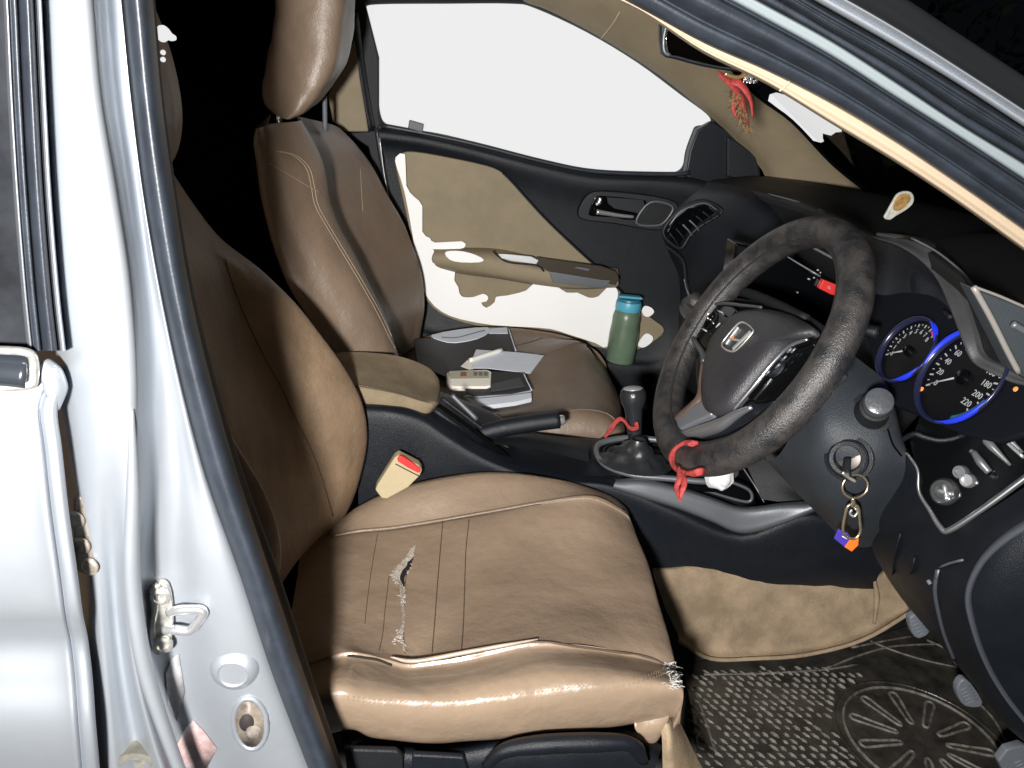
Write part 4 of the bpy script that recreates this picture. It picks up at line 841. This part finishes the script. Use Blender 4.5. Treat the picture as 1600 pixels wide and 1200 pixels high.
# silver lower spoke
prism('lower_spoke', [WP(*q, .006) for q in [(1041, 672), (1042, 662), (1052, 655), (1090, 628), (1097, 626), (1113, 640), (1110, 648), (1066, 668), (1050, 676)]], -wn*.02, mat('spoke_silver', (.20, .215, .24), .4, .5, bump=.4, bscale=300), sw, .004)
tube('lower_arc', [WP(*q, .0) for q in [(1046, 684), (1066, 682), (1095, 674), (1125, 664), (1150, 648), (1175, 636)]], [.004, .008, .010, .010, .007, .003], mat('arc_silver', (.35, .36, .38), .28, .8), sw, n=5)
prism('lower_web', [WP(*q, -.004) for q in [(1060, 676), (1112, 650), (1140, 645), (1175, 625), (1215, 620), (1180, 655), (1130, 676), (1080, 690)]], -wn*.012, blk, sw, .003)
# left and right spokes to the rim
tube('left_spoke', [WP(1090, 500, -.012), WP(1075, 480, -.012), WP(1092, 470, -.01)], .016, wheelm, sw)
prism('right_spoke', [WP(*q, -.006) for q in [(1262, 520), (1300, 540), (1310, 580), (1270, 610), (1225, 610), (1255, 570)]], -wn*.02, hubm, sw, .004)
tube('reinforcement', [WP(1120, 476, -.02), WP(1150, 455, -.02), WP(1200, 470, -.02), WP(1260, 500, -.02)], .008, blk2, sw)
# emblem
emz = .0245
tube('emblem', [WP(a, b, emz-.001) for a, b in [(1128, 538), (1133, 529), (1152, 507), (1163, 504), (1176, 514), (1174, 522), (1152, 546), (1141, 549), (1131, 544)]], .0014, steel, sw, closed=True, n=3, seg=8)
def bar(p, q, w, off=emz):
    A, B = WP(*p, off), WP(*q, off); d = (B-A).normalized(); s = d.cross(wn)*w
    return prism('emblem_bar', [A-s, A+s, B+s, B-s], -wn*.003, mat('emblem_silver', (.55, .56, .56), .35, .6), sw, .0004)
bar((1133, 537), (1152, 510), .0026); bar((1144, 545), (1172, 517), .0026); bar((1140, 529), (1156, 532), .0016); 
lathe('amber_glint', WP(1145, 527, emz+.001), wn, [(0, .003), (.001, .002), (.001, 0)], mat('amber_reflection', (.7, .18, .06), .3), sw, 10)  # orange reflection on the emblem, made as a coloured stud
for q in ((1106, 590), (1110, 594)): tube('srs_mark', [WP(q[0]-4, q[1]-1, .014), WP(q[0]+5, q[1]+4, .014)], .0007, grey, sw, n=2, seg=5)

# ---------- centre console
cc = part('centre_console', 'black console with silver edge, handbrake and gear lever')
top = [(560, 634), (610, 638), (660, 650), (700, 676), (760, 712), (830, 738), (900, 748), (960, 756), (1050, 790), (1160, 832), (1270, 800), (1380, 850)]
ysd = [-.075, -.08, -.08, -.085, -.09, -.095, -.10, -.105, -.12, -.135, -.15, -.15]
c2 = [(562, 655), (612, 655), (660, 668), (705, 695), (765, 726), (830, 748), (900, 758), (962, 768), (1052, 805), (1160, 846), (1272, 815), (1382, 870)]
c3 = [(560, 720), (612, 720), (660, 720), (720, 740), (780, 760), (840, 780), (900, 790), (990, 820), (1080, 850), (1180, 880), (1280, 870), (1382, 885)]
c4 = [(560, 830), (620, 830), (660, 830), (720, 830), (780, 830), (840, 840), (900, 850), (1000, 890), (1090, 908), (1180, 912), (1280, 900), (1370, 906)]
rows = [[at(a, b, y+.02) for (a, b), y in zip([(p[0]+4, p[1]-10) for p in top], ysd)], [at(a, b, y) for (a, b), y in zip(top, ysd)], [at(a, b, y-.012) for (a, b), y in zip(c2, ysd)], [at(a, b, y-.012) for (a, b), y in zip(c3, ysd)], [at(a, b, y-.005) for (a, b), y in zip(c4, ysd)], [at(a, b+30, y+.02) for (a, b), y in zip(c4, ysd)]]
surf('console_side', rows, blk, cc, nu=5, nv=5)
# top surface between the seats
surf('console_top', [[at(560, 634, -.08), at(640, 640, -.08), at(700, 676, -.085), at(780, 720, -.09), at(900, 742, -.10), at(1000, 745, -.10), at(1100, 770, -.11), at(1180, 800, -.12)], [at(580, 610, .0), at(660, 620, .0), at(730, 650, .0), at(800, 690, .0), at(900, 705, 0), at(960, 700, 0), at(1060, 720, 0), at(1180, 760, 0)], [at(590, 590, .08), at(680, 610, .08), at(760, 640, .08), at(830, 675, .08), at(920, 685, .08), at(1000, 690, .08), at(1080, 700, .08), at(1180, 730, .08)], [at(600, 640, .10), at(690, 640, .10), at(770, 670, .10), at(840, 700, .10), at(920, 720, .10), at(1000, 730, .10), at(1080, 740, .10), at(1180, 780, .10)]], blk, cc, nu=5, nv=5)
# silver side trim
sv = [(958, 760), (966, 749), (1005, 752), (1060, 764), (1110, 780), (1150, 793), (1180, 794), (1240, 784), (1272, 794), (1240, 810), (1180, 828), (1160, 828), (1120, 815), (1060, 790), (1000, 772)]
svy = lambda a: -.118-(a-958)/(1272-958)*.045
surf('silver_side_trim', [[at(a, b, svy(a)+.015) for a, b in [(960, 748), (1005, 748), (1060, 760), (1110, 776), (1160, 792), (1220, 786), (1262, 783)]], [at(a, b, svy(a)-.004) for a, b in [(962, 752), (1005, 753), (1060, 766), (1110, 782), (1160, 798), (1220, 792), (1264, 788)]], [at(a, b, svy(a)-.012) for a, b in [(960, 756), (1005, 765), (1060, 782), (1110, 800), (1160, 820), (1220, 808), (1268, 792)]], [at(a, b, svy(a)-.013) for a, b in [(958, 762), (1005, 776), (1060, 793), (1110, 812), (1160, 831), (1220, 818), (1274, 796)]], [at(a, b+3, svy(a)+.004) for a, b in [(958, 762), (1005, 776), (1060, 793), (1110, 812), (1160, 831), (1220, 818), (1274, 796)]]], silver, cc, nu=6, nv=4)
# gear surround rings (lifted clear of the console top)
gx = lambda a, b: at(a, b, -.04)
gr = [(932, 700), (945, 690), (985, 684), (1040, 690), (1100, 710), (1150, 735), (1120, 752), (1050, 748), (990, 742), (952, 730), (936, 716)]
def slope(a, b): return at(a, b, -.128+(755-b)/75*.15)
tube('gear_surround', [slope(a, b) for a, b in gr], .006, silver, cc, closed=True, n=4)
tube('gear_bezel', [slope(*q) for q in [(944, 706), (955, 697), (985, 692), (1040, 698), (1085, 715), (1120, 738), (1090, 744), (1040, 740), (985, 734), (955, 722)]], .004, gloss, cc, closed=True, n=4)
prism('gear_well', [slope(*q)+Vector((0, 0, -.004)) for q in gr], (0, 0, -.02), gloss, cc, .002)
# crumpled boot
from mathutils import noise
bvs = []; bfs = []; bc = slope(992, 720)
for k in range(9):
    t = k/8; r_ = .050*(1-t)**1.6+.012
    for j in range(32):
        a = 2*math.pi*j/32; p = bc+Vector((math.cos(a)*r_*1.15, math.sin(a)*r_, t*.045)); nn = noise.noise(p*70)*.016*math.sin(math.pi*min(1, t+.15)); bvs.append(p+Vector((math.cos(a), math.sin(a), .4))*nn)
for k in range(8):
    for j in range(32): bfs.append((k*32+j, k*32+(j+1) % 32, (k+1)*32+(j+1) % 32, (k+1)*32+j))
mk('gear_boot', bvs, bfs, mat('boot_vinyl', (.02, .022, .025), .35), cc)
gt, gb = at(989, 612, .0), at(993, 716, -.02); gd = (gt-gb)
lathe('gear_lever', gb, gd, [(-.01, .015), (.0, .015), (.03, .016), (.035, .013), (.055, .013), (.06, .015)], blk, cc)
Lg = gd.length
lathe('gear_knob', gb+gd.normalized()*.052, gd, [(0, .014), (.02, .015), (Lg-.085, .0175), (Lg-.072, .0235), (Lg-.06, .0255), (Lg-.05, .023), (Lg-.046, .020)], mat('knob_leather', (.02, .022, .026), .3, bump=.5, bscale=200), cc)
lathe('knob_cap', gb+gd.normalized()*(Lg+.003), gd, [(0, .0195), (.004, .018), (.006, .012), (.0065, 0)], mat('knob_silver', (.5, .52, .53), .4, .5), cc)
tube('gate_detail', [slope(1008, 700), slope(1022, 712), slope(1030, 722)], .004, silver, cc)
# handbrake
tube('handbrake_lever', [at(738, 690, -.02), at(752, 678, -.02), at(790, 668, -.02), at(840, 660, -.02), at(874, 656, -.02)], [.012, .016, .017, .0165, .016], blk, cc, seg=16)
h1, h2 = at(872, 657, -.02), at(883, 656, -.02)
lathe('release_button', h1, h2-h1, [(0, .010), (.008, .010), (.012, .008), (.012, 0)], chrome, cc, 16)
surf('handbrake_fairing', [[at(740, 688, -.05), at(770, 694, -.06), at(830, 700, -.08), at(920, 722, -.095)], [at(742, 680, -.02), at(775, 684, -.02), at(830, 684, -.04), at(920, 700, -.06)], [at(745, 676, .03), at(780, 676, .03), at(840, 678, .03), at(925, 688, .03)]], blk2, cc, nu=5, nv=5)
for k, (p, q) in enumerate([((690, 622), (810, 712)), ((706, 617), (745, 655)), ((678, 640), (790, 722))]):
    tube('slot_rail', [at(*p, -.03+.012*(1-k)), at((p[0]+q[0])/2, (p[1]+q[1])/2, -.035+.012*(1-k)), at(*q, -.04+.012*(1-k))], .0045 if k != 2 else .006, blk if k != 1 else silver, cc, seg=8)
tube('slot_gap', [at(684, 632, -.045), at(740, 672, -.05), at(795, 714, -.06)], .004, void, cc, seg=8)
# armrest box
ab = surf('armrest_lid', [[at(528, 560, .10), at(520, 552, .09), at(560, 550, .085), at(620, 556, .08), at(665, 572, .07), at(684, 590, .06), at(688, 606, .05)], [at(530, 575, .02), at(528, 570, .02), at(570, 572, .02), at(622, 582, .02), at(662, 596, .02), at(684, 606, .02), at(688, 614, .02)], [at(552, 600, -.06), at(552, 598, -.06), at(582, 602, -.06), at(622, 610, -.06), at(660, 622, -.06), at(680, 626, -.06), at(686, 630, -.05)], [at(556, 606, -.072), at(556, 604, -.072), at(582, 608, -.072), at(622, 617, -.072), at(658, 628, -.072), at(676, 632, -.07), at(684, 632, -.055)], [at(566, 632, -.07), at(568, 632, -.07), at(600, 636, -.07), at(630, 640, -.07), at(656, 648, -.07), at(668, 648, -.065), at(676, 642, -.055)], [at(566, 634, -.03), at(568, 634, -.03), at(600, 638, -.03), at(630, 642, -.03), at(656, 650, -.03), at(668, 650, -.03), at(676, 644, -.03)]], armc, cc, nu=5, nv=5)
tube('armrest_seam', [at(556, 603, -.073), at(582, 607, -.073), at(622, 615, -.073), at(658, 626, -.073), at(677, 630, -.07)], .0012, seam_m, cc)
# cup / tray area ahead of gear lever
tube('tray_rim', [at(a, b, -.10+.0*a) for a, b in [(1100, 766), (1140, 778), (1168, 784), (1175, 776), (1168, 764), (1140, 752)]], .003, silver, cc)
prism('tray_wall', [at(a, b, .02) for a, b in [(1100, 700), (1180, 720), (1250, 790), (1180, 800), (1100, 770)]], (0, .05, 0), void, cc, .003)
surf('stack_side', [[at(1140, 680, -.04), at(1190, 690, -.06), at(1240, 700, -.08)], [at(1170, 735, -.06), at(1212, 745, -.08), at(1255, 765, -.10)], [at(1190, 780, -.09), at(1225, 785, -.11), at(1268, 790, -.13)]], blk2, cc, nu=5, nv=5)
tube('stack_line', [at(1155, 722, -.05), at(1180, 760, -.07), at(1194, 785, -.09)], .0014, silver, cc)
tube('stack_line', [at(1210, 705, -.07), at(1238, 750, -.09), at(1260, 788, -.12)], .0014, silver, cc)
# buckle
bu = part('seat_belt_buckle', 'beige buckle with red release button')
bx0, bx1 = at(596, 770, -.135), at(640, 722, -.135)
prism('buckle_body', PX([(586, 766), (590, 757), (616, 716), (623, 711), (654, 727), (660, 735), (656, 744), (638, 762), (605, 780), (596, 779)], -.145), (0, .022, 0), beigeb, bu, .003)
prism('release_button', PX([(623, 714), (630, 714), (655, 731), (657, 737), (652, 739), (622, 722)], -.148), (0, .008, 0), redb, bu, .002, 2)
tube('buckle_line', PX([(618, 725), (637, 735), (655, 744)], -.1465), .0009, blk2, bu)

# ---------- pedals
for pts, y in (([(1422, 966), (1440, 960), (1456, 985), (1436, 999), (1425, 988)], -.36), ([(1496, 1074), (1506, 1062), (1518, 1068), (1536, 1096), (1530, 1106), (1508, 1104), (1498, 1090)], -.42), ([(1560, 1190), (1598, 1165), (1640, 1200), (1600, 1240)], -.50)):
    pe_ = lab(py('pedal_pad', pts, y, .015, grey, car, .003, 2), 'grey ribbed pedal pad')
    cx = sum(p[0] for p in pts)/len(pts); cy_ = sum(p[1] for p in pts)/len(pts)
    for k in range(-2, 3): tube('pad_rib', [at(cx-9+k*3, cy_+4+k*5, y-.001), at(cx+9+k*3, cy_-4+k*5, y-.001)], .0012, grey, pe_, n=2, seg=6)
adopt(car)

# ================================================================= loose things
ZM = -.034
fm = thing('floor_mat', atz(1300, 1110, ZM), 'black rubber floor mat with a spoked circle, in the driver footwell', 'floor mat')
def MZ(a, b, dz=0): return atz(a, b, ZM+dz)-fm.location
mo = [(1070, 1048), (1095, 1032), (1180, 1030), (1280, 1022), (1380, 990), (1440, 975), (1500, 1000), (1600, 1090), (1700, 1200), (1650, 1300), (1130, 1300), (1095, 1200), (1080, 1110)]
prism('mat_sheet', [MZ(*p) for p in mo], (0, 0, -.006), mats, fm, .002, 2)
lc = atz(1442, 1158, ZM)-fm.location
RL = (MZ(1318, 1110)-lc).length
tube('circle_ridge', [lc+Vector((math.cos(a), math.sin(a), 0))*RL for a in [2*math.pi*i/40 for i in range(40)]], .0045, matw, fm, closed=True, n=2, seg=8, flat=.6, fn=Vector((0, 0, 1)))
tube('circle_ridge', [lc+Vector((math.cos(a), math.sin(a), 0))*(RL+.016) for a in [2*math.pi*i/40 for i in range(40)]], .0025, mats, fm, closed=True, n=2, seg=8, fn=Vector((0, 0, 1)))
for i in range(11):
    a = 2*math.pi*i/11+.35; e = Vector((math.cos(a), math.sin(a), 0)); s = Vector((-e.y, e.x, 0)); r1, r2, w = RL*.34, RL*.88, RL*.045
    tube('spoke_ridge', [lc+e*r1-s*w*.7, lc+e*r1+s*w*.7, lc+e*(r1+r2)/2+s*w, lc+e*r2+s*w*1.2, lc+e*r2-s*w*1.2, lc+e*(r1+r2)/2-s*w], .0032, matw, fm, closed=True, n=3, seg=6)
for P in ([(1330, 1012), (1390, 1000), (1425, 994)], [(1290, 1045), (1340, 1025), (1395, 1010), (1470, 1006)], [(1360, 1002), (1400, 1018), (1450, 1033), (1498, 1043)], [(1448, 1000), (1478, 1015), (1495, 1040)], [(1100, 1054), (1200, 1052), (1290, 1046), (1340, 1038)], [(1500, 1075), (1550, 1120), (1580, 1175)], [(1085, 1075), (1100, 1120), (1120, 1180)]):
    tube('edge_ridge', [MZ(*q) for q in P], .0028, matw, fm, n=5, seg=6)
vs = []; fs = []
a0 = MZ(1090, 1075)
for i in range(46):
    for j in range(30):
        p = Vector((-.32+.0185*i+(j % 2)*.009, -.22+.0158*j, 0))+Vector((rnd.gauss(0, .0012), rnd.gauss(0, .0012), 0))
        if rnd.random() < .06: continue
        if (p-lc).length < RL+.022: continue
        w = p+fm.location
        d = w-CAM; k = d.dot(fw); a = 800+FPX*d.dot(RT)/k; b = 600-FPX*d.dot(UP)/k
        if not (1078 < a < 1345 and 1044+max(0, (1100-a))*.9 < b < 1250): continue
        if a > 1290 and b < 1052: continue
        e = Vector((.0056, -.0066, 0))*rnd.uniform(.7, 1.15); s = Vector((.0024, .0021, 0)); h = Vector((0, 0, .0042*rnd.uniform(.7, 1.2)))
        k = len(vs); vs += [p-e, p+s, p+e, p-s, p-e*.5+h, p+e*.5+h]; fs += [(k, k+1, k+4), (k+1, k+2, k+5), (k+1, k+5, k+4), (k+2, k+3, k+5), (k+3, k, k+4), (k+3, k+4, k+5)]
mk('tread_ridges', vs, fs, matw, fm, smooth=False)['kind'] = 'stuff'

# bottle
bb = at(971, 546, .615); bt_ = at(984, 464, .615)
wb = thing('water_bottle', bb, 'green plastic water bottle with a bright blue lid standing in the far door pocket', 'bottle')
ax = (bt_-bb); LB = ax.length
lathe('bottle_body', (0, 0, 0), ax, [(-.03, .036), (0, .038), (LB*.3, .038), (LB*.5, .0355), (LB*.62, .036), (LB*.72, .033), (LB*.76, .029), (LB*.76, 0)], green, wb, 36)
lid = lathe('bottle_lid', ax.normalized()*LB*.76, ax, [(0, .032), (.003, .033), (.020, .033), (.024, .0315), (.024, 0)], cyan, wb, 36)
lathe('lid_groove', ax.normalized()*(LB*.76+.025), ax, [(0, .030), (.006, .029), (.006, 0)], cyand, wb, 30)
pp = ax.normalized()*(LB*.76+.031)
prism('lid_flap', [pp+Vector((-.031, -.010, 0)), pp+Vector((.031, -.014, .001)), pp+Vector((.030, .012, 0)), pp+Vector((-.028, .014, 0))], (0, 0, .007), cyan, wb, .003)

# things on the passenger seat
def seat_pt(a, b, lift=.002):
    h = hit([pc], a, b); return (h[0]+Vector((0, 0, lift))) if h else at(a, b, .3)
def flat(px, base, n=Vector((0, 0, 1))): return [onp(a, b, base, n) for a, b in px]
nrm = Vector((-.06, -.12, 1)).normalized()
base1 = seat_pt(740, 560, .012)
fo = thing('document_folder', base1, 'black folder stuffed with white papers lying at the back of the passenger seat', 'folder')
L_ = lambda px, up, loc: [p-loc for p in [onp(a, b, base1+nrm*up, nrm) for a, b in px]]
prism('cover', L_([(646, 530), (795, 515), (803, 546), (770, 570), (700, 590), (652, 570)], .012, base1), nrm*-.004, folder, fo, .001)
prism('cover', L_([(646, 534), (795, 519), (803, 550), (770, 574), (700, 594), (652, 574)], .0, base1), nrm*-.003, folder, fo, .001)
tube('cover_edge', L_([(795, 514), (800, 530), (806, 548)], .014, base1), .0014, paper, fo)
prism('paper_sheaf', L_([(674, 523), (720, 514), (762, 511), (764, 519), (745, 529), (712, 535), (690, 532)], .014, base1), nrm*-.008, paper, fo, .001, 2)
prism('paper_sheaf', L_([(764, 513), (792, 511), (794, 521), (764, 521)], .013, base1), nrm*-.006, paper, fo, .001)
tube('sheet_edge', L_([(690, 527), (715, 527), (745, 519), (758, 516)], .0148, base1), .0012, mat('sheet_shadow', (.1, .11, .13), .8), fo)
base2 = seat_pt(780, 565, .03)
pc1 = thing('paper_sheet', base2, 'pale grey folded paper sheet lying across the middle of the passenger seat', 'paper')
L2_ = lambda px, up, b: [p-b for p in [onp(a, bb_, b+nrm*up, nrm) for a, bb_ in px]]
prism('sheet', L2_([(733, 572), (744, 546), (806, 550), (850, 555), (829, 583), (795, 579), (760, 575), (738, 575)], 0, base2), nrm*-.0015, paper, pc1, .0005)
tube('rolled_edge', L2_([(734, 563), (755, 556), (784, 547)], .004, base2), .0052, paperw, pc1)
prism('fold', L2_([(720, 572), (733, 560), (740, 576), (733, 577)], .001, base2), nrm*-.001, paperw, pc1, .0004)
base3 = seat_pt(790, 612, .02)
bk2 = thing('ring_file', base3, 'small black file with white page edges, nearest the handbrake on the passenger seat', 'file')
prism('cover', L2_([(722, 592), (770, 580), (818, 582), (830, 608), (800, 614), (740, 618), (728, 612)], .010, base3), nrm*-.003, folder, bk2, .001)
prism('page_block', L2_([(724, 618), (742, 616), (790, 613), (830, 608), (831, 622), (805, 628), (750, 635), (740, 632)], .004, base3), nrm*-.010, paper, bk2, .001)
tube('page_line', L2_([(728, 621), (750, 622), (790, 618), (830, 613)], .006, base3), .0008, mat('sheet_shadow', (.1, .11, .13), .8), bk2)
prism('spine_clip', L2_([(766, 600), (812, 589), (820, 603), (768, 611)], .013, base3), nrm*-.003, mat('file_grey', (.05, .052, .06), .5), bk2, .001)
tube('cover_edge', L2_([(818, 583), (824, 596), (831, 610)], .012, base3), .0013, paper, bk2)
base4 = seat_pt(732, 592, .045)
ph = thing('white_remote', base4, 'white rounded remote with printed keys lying on the files', 'remote')
prism('body', L2_([(697, 583), (703, 579), (760, 577), (768, 580), (767, 602), (760, 604), (706, 604), (698, 598)], 0, base4), nrm*-.012, paperw, ph, .003)
prism('face', L2_([(700, 583), (704, 580), (760, 579), (765, 582), (764, 591), (704, 592)], .001, base4), nrm*-.001, mat('cream_grey', (.38, .36, .28), .4), ph, .0005)
prism('red_key', L2_([(720, 581), (729, 581), (729, 588), (719, 588)], .0016, base4), nrm*-.001, mat('dull_red', (.25, .09, .08), .5), ph, .0003)
for k in range(3): prism('key', L2_([(740+k*8, 581), (746+k*8, 581), (746+k*8, 587), (740+k*8, 587)], .0016, base4), nrm*-.001, mat('key_grey', (.14, .14, .12), .5), ph, .0003)

# red threads
def thread(name, px, y, r, m, label, cat, extra=()):
    P = [at(a, b, y) if not callable(y) else at(a, b, y(a, b)) for a, b in px]; c = P[0]
    t = thing(name, c, label, cat)
    for off, rr in ((0, r), (.0022, r*.75), (-.002, r*.7)):
        tube('strand', [p-c+Vector((off*math.sin(i*1.3), -abs(off), off*math.cos(i*1.7))) for i, p in enumerate(P)], rr, m, t, n=5, seg=7)
    for q in extra:
        Q = [at(a, b, y) if not callable(y) else at(a, b, y(a, b)) for a, b in q]
        tube('strand', [p-c for p in Q], [r, r*.9, r*.4], m, t, n=5, seg=7)
    return t
WH = lambda a, b: WP(a, b, .028).y
def wpt(px, off): return [WP(a, b, off) for a, b in px]
T = wpt([(1100, 700)], -.03)+wpt([(1093, 694)], .0)+wpt([(1084, 693), (1070, 692), (1056, 700), (1050, 715), (1053, 728), (1064, 737), (1080, 740), (1094, 737)], .026)+wpt([(1102, 733)], .0)+wpt([(1106, 726)], -.03)
tw = thing('red_thread', T[0], 'red sacred thread knotted round the bottom of the steering wheel', 'thread')
for o_ in (0, .002, -.002): tube('loop', [p-T[0]+Vector((o_*math.sin(i*2.1), o_*.5, o_*math.cos(i*1.4))) for i, p in enumerate(T)], .0032, redt, tw, n=5, seg=7)
T2 = wpt([(1058, 728), (1066, 744), (1069, 756), (1065, 770), (1062, 784)], .028)
T3 = wpt([(1060, 730), (1062, 748), (1057, 762), (1062, 782)], .031)
tube('tail', [p-T[0] for p in T2], [.003, .005, .0045, .001], redt, tw, flat=.6); tube('tail', [p-T[0] for p in T3], [.003, .005, .004, .001], redt, tw, flat=.6)
G = [(994, 660), (994, 668), (984, 668), (976, 658), (969, 654), (962, 658), (955, 668), (946, 682)]
gth = thread('red_thread', G, -.035, .0035, redt, 'red thread tied round the gear lever with one loose tail', 'thread', [[(974, 656), (968, 656), (960, 664)], [(969, 655), (962, 662), (958, 672)]])
# tassel under the mirror
tc = at(1145, 112, -.01); ta = thing('hanging_tassel', tc, 'faded red ribbon tassel with tinsel hanging below the rear view mirror', 'tassel')
A_ = lambda a, b, y=-.01: at(a, b, y)-tc
tube('ribbon', [A_(1122, 112), A_(1132, 122), A_(1142, 130), A_(1150, 142), A_(1158, 158), A_(1164, 178), A_(1172, 205)], [.004, .007, .009, .010, .013, .009, .001], redt, ta, flat=.4)
tube('ribbon', [A_(1142, 128), A_(1155, 130), A_(1166, 142), A_(1174, 160), A_(1176, 182)], [.006, .010, .009, .006, .003], redt2, ta, flat=.4)
tube('ribbon', [A_(1152, 140), A_(1147, 158), A_(1148, 175), A_(1156, 188)], [.006, .009, .007, .002], redt2, ta, flat=.4)
tube('gold_cord', [A_(1132, 115, -.02), A_(1146, 120, -.02), A_(1157, 120, -.02), A_(1170, 112, -.02)], .0035, gold, ta)
tube('ribbon', [A_(1160, 118), A_(1175, 114), A_(1186, 120)], [.006, .009, .004], redt2, ta, flat=.5)
for k in range(9): 
    c = A_(1162+rnd.random()*20, 119+rnd.random()*11, -.022); obox('sequin', c, (.0022, 0, .001), (0, .0012, .0006), (0, 0, .0022), chrome, ta, .0003)
vs = []; fs = []
for k in range(150):
    t = rnd.random(); a = 1146+t*24+rnd.gauss(0, 5); b = 140+t*62+rnd.gauss(0, 6); p = A_(a, b, -.012+rnd.gauss(0, .006)); d = Vector((rnd.gauss(0, 1), rnd.gauss(0, .5), rnd.gauss(-.7, .7))).normalized()*rnd.uniform(.006, .018); s = d.cross(Vector((0, 1, 0))).normalized()*.0005
    q = len(vs); vs += [p-s, p+s, p+d]; fs.append((q, q+1, q+2))
mk('dark_fringe', vs, fs, mat('fringe_dark', (.06, .03, .025), .6), ta, smooth=False, solid=.0004)['kind'] = 'stuff'
vs = []; fs = []
for k in range(60):
    t = rnd.random(); p = A_(1148+t*22+rnd.gauss(0, 4), 145+t*55, -.02); d = Vector((rnd.gauss(0, .5), 0, -1)).normalized()*.009; s = Vector((.0007, 0, 0)); q = len(vs); vs += [p-s, p+s, p+d+s, p+d-s]; fs.append((q, q+1, q+2, q+3))
mk('gold_tinsel', vs, fs, gold, ta, smooth=False, solid=.0004)['kind'] = 'stuff'

# key and ring in the ignition
ko = ig+ign*.01; kt = thing('key_ring', ko, 'pale brass key ring with snap hook and small purple and orange tag in the ignition', 'key ring')
yk = ko.y-.02
K = lambda a, b, dy=0: at(a, b, yk+dy)-ko
tube('key_bow', [Vector((0, 0, 0)), K(1322, 742), K(1334, 750)], [.006, .007, .004], mat('key_black', (.015, .016, .018), .4), kt, flat=.6)
tube('key_blade', [K(1316, 738, -.004), K(1326, 746, -.004), K(1336, 752, -.004)], .0025, steel, kt)
rc = K(1336, 760); rr_ = (K(1336, 760)-K(1315, 760)).length*.95
tube('split_ring', [rc+Vector((math.cos(a)*rr_, .18*math.sin(a)*rr_, math.sin(a)*rr_*.88)) for a in [2*math.pi*i/24 for i in range(24)]], .0016, brass, kt, closed=True, n=2)
tube('swivel', [K(1332, 778), K(1333, 786), K(1332, 792)], [.0025, .0035, .0025], brass, kt)
tube('snap_hook', [K(a, b) for a, b in [(1324, 792), (1332, 788), (1341, 793), (1343, 810), (1344, 832), (1334, 842), (1322, 838), (1317, 828), (1320, 808)]], .0021, brass, kt, closed=True, n=4)
tube('hook_gate', [K(1336, 794), K(1340, 800), K(1334, 807), K(1328, 802), K(1331, 796)], .0016, steel, kt)
prism('purple_tag', [K(a, b, .004) for a, b in [(1311, 827), (1324, 832), (1331, 842), (1320, 855), (1304, 842)]], (0, .003, 0), indigo, kt, .0005)
prism('orange_tag', [K(a, b, .003) for a, b in [(1329, 843), (1342, 840), (1341, 852), (1331, 862), (1320, 855)]], (0, .003, 0), orange, kt, .0005)
tube('tag_print', [K(1316, 838, .003), K(1324, 842, .003)], .0008, paperw, kt)

# crumpled wrapper in the tray
wcx = at(1124, 745, -.135); wr = thing('crumpled_tissue', wcx, 'crumpled white tissue stuffed in the tray behind the steering wheel', 'tissue')
def crump(name, px, m, par, loc, y, h=.02, seed=0):
    pts = cr([at(a, b, y) for a, b in px], 4, True); c = sum(pts, Vector())/len(pts); n = len(pts); vs = []; fs = []
    for k in range(6):
        t = k/5
        for p in pts:
            q = c+(p-c)*(1-t*.92)+Vector((0, -h*(1-(1-t)**2)**.5, 0)); vs.append(q+noise.noise_vector(q*70+Vector((seed, 0, 0)))*.008*(.3+t)-loc)
    for k in range(5): fs += [(k*n+i, k*n+(i+1) % n, (k+1)*n+(i+1) % n, (k+1)*n+i) for i in range(n)]
    fs.append(tuple(5*n+i for i in range(n))); return mk(name, vs, fs, m, par, smooth=False)
crump('tissue', [(1101, 736), (1112, 733), (1126, 730), (1138, 728), (1147, 738), (1142, 752), (1134, 762), (1120, 764), (1105, 757)], mat('tissue_white', (.75, .75, .78), .7), wr, wcx, -.135)
tube('tissue_fold', [at(1126, 732, -.15)-wcx, at(1128, 744, -.15)-wcx, at(1130, 756, -.15)-wcx], .003, mat('tissue_white', (.75, .75, .78), .7), wr)

# leaf shaped freshener on the dash
fc = at(1406, 321, -.10); fr = thing('air_freshener', fc, 'small pale drop shaped ornament with gold centre on the dashboard top', 'ornament')
prism('drop', [at(a, b, -.10)-fc for a, b in [(1382, 341), (1386, 332), (1396, 314), (1402, 304), (1412, 299), (1424, 300), (1429, 309), (1426, 320), (1414, 330), (1400, 338), (1391, 344)]], (0, .006, 0), mat('pale_frost', (.42, .42, .38), .4, var=.2, vscale=80), fr, .002, 2)
prism('gold_centre', [at(a, b, -.102)-fc for a, b in [(1396, 322), (1402, 309), (1411, 303), (1421, 304), (1423, 312), (1416, 322), (1406, 329), (1398, 329)]], (0, .003, 0), mat('gold_relief', (.55, .33, .12), .45, .3, col2=(.25, .14, .05), vscale=120), fr, .0006, 2)
print('objects', len(bpy.data.objects))
